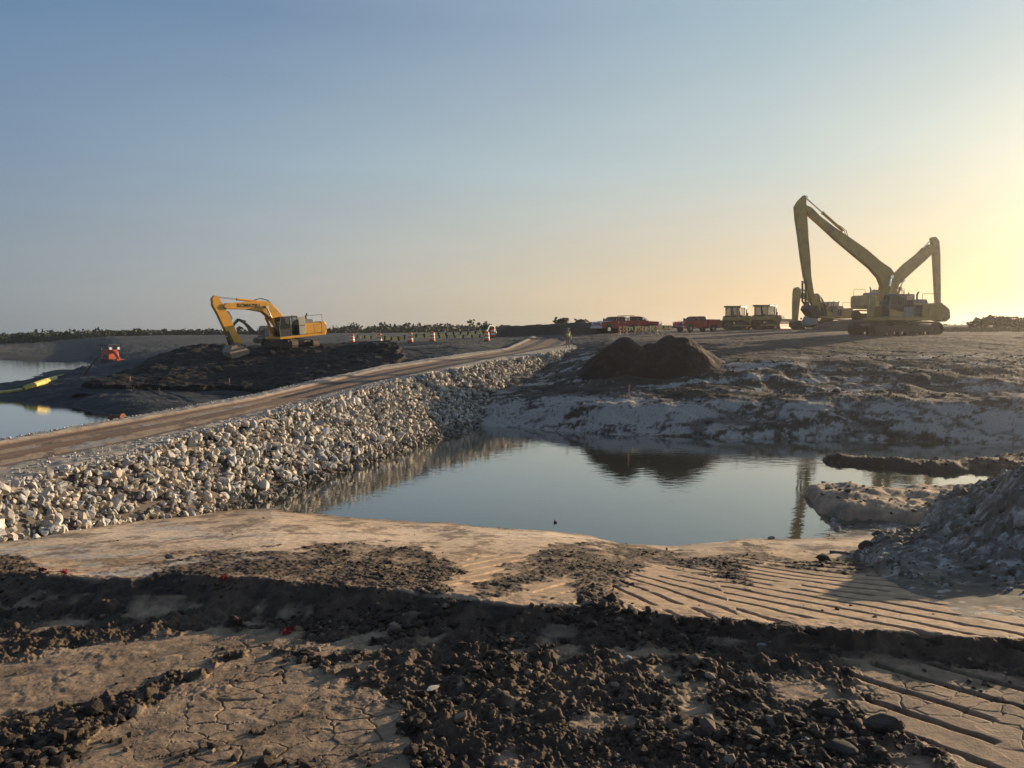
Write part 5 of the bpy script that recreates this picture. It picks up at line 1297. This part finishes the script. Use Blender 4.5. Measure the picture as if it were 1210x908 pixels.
for _q in range(2): belt(380, 600, 3.5, 215 + 20 * _q, [(380, 388), (420, 384.5), (470, 385), (520, 384.5), (560, 385), (600, 387)], [(380, 400), (580, 398)], .3, GRN)
belt(420, 700, 7, 420, [(420, 389), (480, 386), (560, 383), (600, 387), (700, 386)], [(420, 396), (700, 394)], .15, GR2, 70, .9)
belt(690, 1000, 6, 330, [(690, 382), (760, 386), (800, 384), (840, 386), (1000, 384)], [(690, 392), (1000, 392)], .3, GR2, 70, .8)
belt(1100, 1500, 6, 180, [(1100, 384), (1210, 380), (1500, 378)], [(1100, 390), (1500, 390)], .3, (.07, .08, .04), 70, .5)
woods('treeline', 'far dark green tree line along the horizon', its)
def bush(px, d, ytop, wd, label, colr=GRN, group=None, n=420, name='bush', size=.16, zb=None):
    p = P_dz(px, d, 5.); z = gz1(p[0], p[1]) if zb is None else zb
    top = P_d(px, ytop, d)[2]; h = top - z
    root = empty(name, (p[0], p[1], z), 0, label, 'bush', group)
    V, Fq, C = [], [], []
    for k in range(7):
        leaf_cloud(V, Fq, C, (rng.uniform(-.35, .35) * wd, rng.uniform(-.3, .3) * wd, h * rng.uniform(.3, .75)), (wd * .28, wd * .28, h * .27), n // 7, size, colr)
    for k in range(5): leaf_cloud(V, Fq, C, (rng.uniform(-.4, .4) * wd, 0, h * rng.uniform(.75, .97)), (.12, .12, h * .14), 14, size * .8, colr)
    np_mesh('crown', np.array(V), np.array(Fq), np.array(C), M['leaf'], root, smooth=False)
    s = MB()
    for k in range(5): s.cyl((0, 0, -.1), (rng.uniform(-.4, .4) * wd, rng.uniform(-.2, .2), h * .7), .05, 6, .02)
    s.build('trunk', M['bark'], root)
bush(661, 112, 375.5, 2.6, 'ragged dark bush on the bank directly behind the person', n=520, zb=6.2)
bush(686, 116, 377.5, 2.0, 'smaller dark bush on the bank right of the person', zb=6.3)
bush(573, 120, 382, 2.4, 'dark bush at the left end of the long low bank', zb=5.0)
DG = (.07, .085, .035)
bush(1160, 84, 374, 2.6, 'round scrub bush on the right skyline, leftmost of its row', DG, zb=5.6)
bush(1178, 83, 373, 4.2, 'broad flat topped bush in the middle of the right skyline row', DG, n=800, zb=5.6)
bush(1203, 82, 375.5, 3.0, 'bush on the right skyline at the edge of the picture', DG, n=600, zb=5.5)
# dry grass on the crest at the right
V, Fq, C = [], [], []
for k in range(5200):
    px = rng.uniform(1095, 1330); d_ = rng.uniform(76, 92); p = P_dz(px, d_, 5.3); z = 0
    V.append((p[0], p[1], d_)); 
gx = np.array(V); gzv = gz(gx[:, 0], gx[:, 1]); V = []
for (x, y, _d), z in zip(gx, gzv):
    hgt = rng.uniform(.15, .5); dx = rng.uniform(-.15, .15); i = len(V); w_ = .02
    V.extend([(x - w_, y, z - .03), (x + w_, y, z - .03), (x + dx + .004, y + rng.uniform(-.1, .1), z + hgt)]); Fq.append((i, i + 1, i + 2)); cc = np.array((.13, .12, .05)) * rng.uniform(.6, 1.3); C.extend([cc] * 3)
tag(np_mesh('dry_grass', np.array(V), np.array(Fq), np.array(C), M['leaf'], smooth=False), 'dry grass along the crest right of the excavators', None, kind='stuff')

# ------------------------------------------------------------------ sky, sun, render settings
SAZ, SEL = R(54), R(10.5)          # azimuth measured from +Y towards +X
EXPO = 0.75
sdir = Vector((math.sin(SAZ) * math.cos(SEL), math.cos(SAZ) * math.cos(SEL), math.sin(SEL)))
w = bpy.data.worlds.new('World'); scn.world = w; w.use_nodes = True
nt = w.node_tree; bg = nt.nodes['Background']
def N(t, **k):
    n = nt.nodes.new(t)
    for a, b in k.items(): setattr(n, a, b)
    return n
def math_(op, a, b=None):
    n = N('ShaderNodeMath', operation=op)
    for i, v in enumerate((a, b)):
        if v is None: continue
        if isinstance(v, (int, float)): n.inputs[i].default_value = v
        else: nt.links.new(v, n.inputs[i])
    return n.outputs[0]
sky = N('ShaderNodeTexSky', sky_type='NISHITA'); sky.sun_disc = False
sky.sun_elevation = SEL; sky.sun_rotation = SAZ
sky.air_density = 1.0; sky.dust_density = 2.0; sky.ozone_density = 1.5; sky.altitude = 0
tc = N('ShaderNodeTexCoord'); sx = N('ShaderNodeSeparateXYZ')
nt.links.new(tc.outputs['Generated'], sx.inputs[0])
X_, Y_, Z_ = sx.outputs
hl = math_('SQRT', math_('MAXIMUM', math_('ADD', math_('MULTIPLY', X_, X_), math_('MULTIPLY', Y_, Y_)), 1e-6))
s_ = math_('DIVIDE', math_('ADD', math_('MULTIPLY', X_, math.sin(SAZ)), math_('MULTIPLY', Y_, math.cos(SAZ))), hl)
t_ = math_('MULTIPLY', math_('ADD', s_, 1.), .5)
def lin(c): return tuple(((v / 255 + .055) / 1.055) ** 2.4 * 2 ** -EXPO for v in c)
def ramp(pts):
    n = N('ShaderNodeValToRGB'); e = n.color_ramp.elements; n.color_ramp.interpolation = 'LINEAR'
    while len(e) > 1: e.remove(e[-1])
    e[0].position = (pts[0][0] + 1) / 2; e[0].color = (*lin(pts[0][1]), 1)
    for s, c in pts[1:]:
        k = e.new((s + 1) / 2); k.color = (*lin(c), 1)
    nt.links.new(t_, n.inputs[0]); return n.outputs[0]
low = ramp([(-1, (150, 152, 158)), (.04, (148, 157, 163)), (.30, (175, 175, 173)), (.588, (207, 193, 170)), (.81, (235, 205, 164)), (.935, (238, 212, 162)), (1, (246, 228, 180))])
mid = ramp([(-1, (112, 134, 162)), (.04, (125, 146, 170)), (.30, (150, 169, 184)), (.588, (175, 191, 195)), (.81, (194, 205, 202)), (.935, (216, 219, 204)), (1, (238, 234, 214))])
high = ramp([(-1, (92, 122, 158)), (.04, (100, 133, 168)), (.30, (114, 141, 171)), (.588, (143, 163, 184)), (.81, (161, 184, 195)), (.935, (174, 196, 205)), (1, (188, 205, 209))])
zen = ramp([(-1, (92, 110, 138)), (1, (104, 122, 146))])
def mixc(f, a, b):
    n = N('ShaderNodeMix', data_type='RGBA'); nt.links.new(f, n.inputs[0]); nt.links.new(a, n.inputs[6]); nt.links.new(b, n.inputs[7]); return n.outputs[2]
def mr(a, b):
    n = N('ShaderNodeMapRange', interpolation_type='LINEAR'); n.inputs[1].default_value = a; n.inputs[2].default_value = b; nt.links.new(Z_, n.inputs[0]); return n.outputs[0]
c1 = mixc(mr(math.sin(R(2.5)), math.sin(R(11.5))), low, mid)
c1 = mixc(mr(math.sin(R(11.5)), math.sin(R(21))), c1, high)
c1 = mixc(mr(math.sin(R(24)), .85), c1, zen)
# faint cirrus-like unevenness near the horizon
nz = N('ShaderNodeTexNoise'); nz.inputs['Scale'].default_value = 3.; nz.inputs['Detail'].default_value = 5
mpn = N('ShaderNodeMapping'); mpn.inputs['Scale'].default_value = (1, 1, 9); nt.links.new(tc.outputs['Generated'], mpn.inputs[0]); nt.links.new(mpn.outputs[0], nz.inputs['Vector'])
k_ = N('ShaderNodeMapRange'); k_.inputs[3].default_value = .95; k_.inputs[4].default_value = 1.05; nt.links.new(nz.outputs['Fac'], k_.inputs[0])
vm = N('ShaderNodeVectorMath', operation='SCALE'); nt.links.new(c1, vm.inputs[0]); nt.links.new(k_.outputs[0], vm.inputs['Scale'])
SKYF = .13
v1 = N('ShaderNodeVectorMath', operation='SCALE'); nt.links.new(vm.outputs[0], v1.inputs[0]); v1.inputs['Scale'].default_value = .95 / SKYF
v2 = N('ShaderNodeVectorMath', operation='SCALE'); nt.links.new(sky.outputs[0], v2.inputs[0]); v2.inputs['Scale'].default_value = .06
va = N('ShaderNodeVectorMath', operation='ADD'); nt.links.new(v1.outputs[0], va.inputs[0]); nt.links.new(v2.outputs[0], va.inputs[1])
nt.links.new(va.outputs[0], bg.inputs['Color']); bg.inputs['Strength'].default_value = SKYF
sun = bpy.data.lights.new('sun', 'SUN'); sun.energy = 5.0; sun.angle = R(.6); sun.color = (1, .76, .50)
so = bpy.data.objects.new('sun', sun); col.objects.link(so)
so.rotation_euler = sdir.to_track_quat('Z', 'Y').to_euler()
vs = scn.view_settings; vs.view_transform = 'Standard'; vs.look = 'None'; vs.exposure = EXPO; vs.gamma = 1; vs.use_curve_mapping = False
scn.render.engine = 'CYCLES'
cy = scn.cycles; cy.use_denoising = True; cy.max_bounces = 5; cy.diffuse_bounces = 2; cy.glossy_bounces = 3; cy.transmission_bounces = 3; cy.transparent_max_bounces = 6; cy.volume_bounces = 0
cy.use_adaptive_sampling = True; cy.adaptive_threshold = .02; cy.caustics_reflective = False; cy.caustics_refractive = False

def haze():
    m = bpy.data.materials.new('haze_air'); m.use_nodes = True; nt = m.node_tree
    for n in list(nt.nodes):
        if n.type == 'BSDF_PRINCIPLED': nt.nodes.remove(n)
    v = nt.nodes.new('ShaderNodeVolumePrincipled'); v.inputs['Color'].default_value = (.95, .93, .90, 1)
    v.inputs['Density'].default_value = 0.00046; v.inputs['Anisotropy'].default_value = .81
    nt.links.new(v.outputs[0], nt.nodes['Material Output'].inputs['Volume'])
    b = MB(); b.bb(-3100, 3100, -60, 960, -3, 22); o = b.build('haze', m)
    tag(o, 'thin warm evening haze over the whole site', None, kind='stuff')
haze()
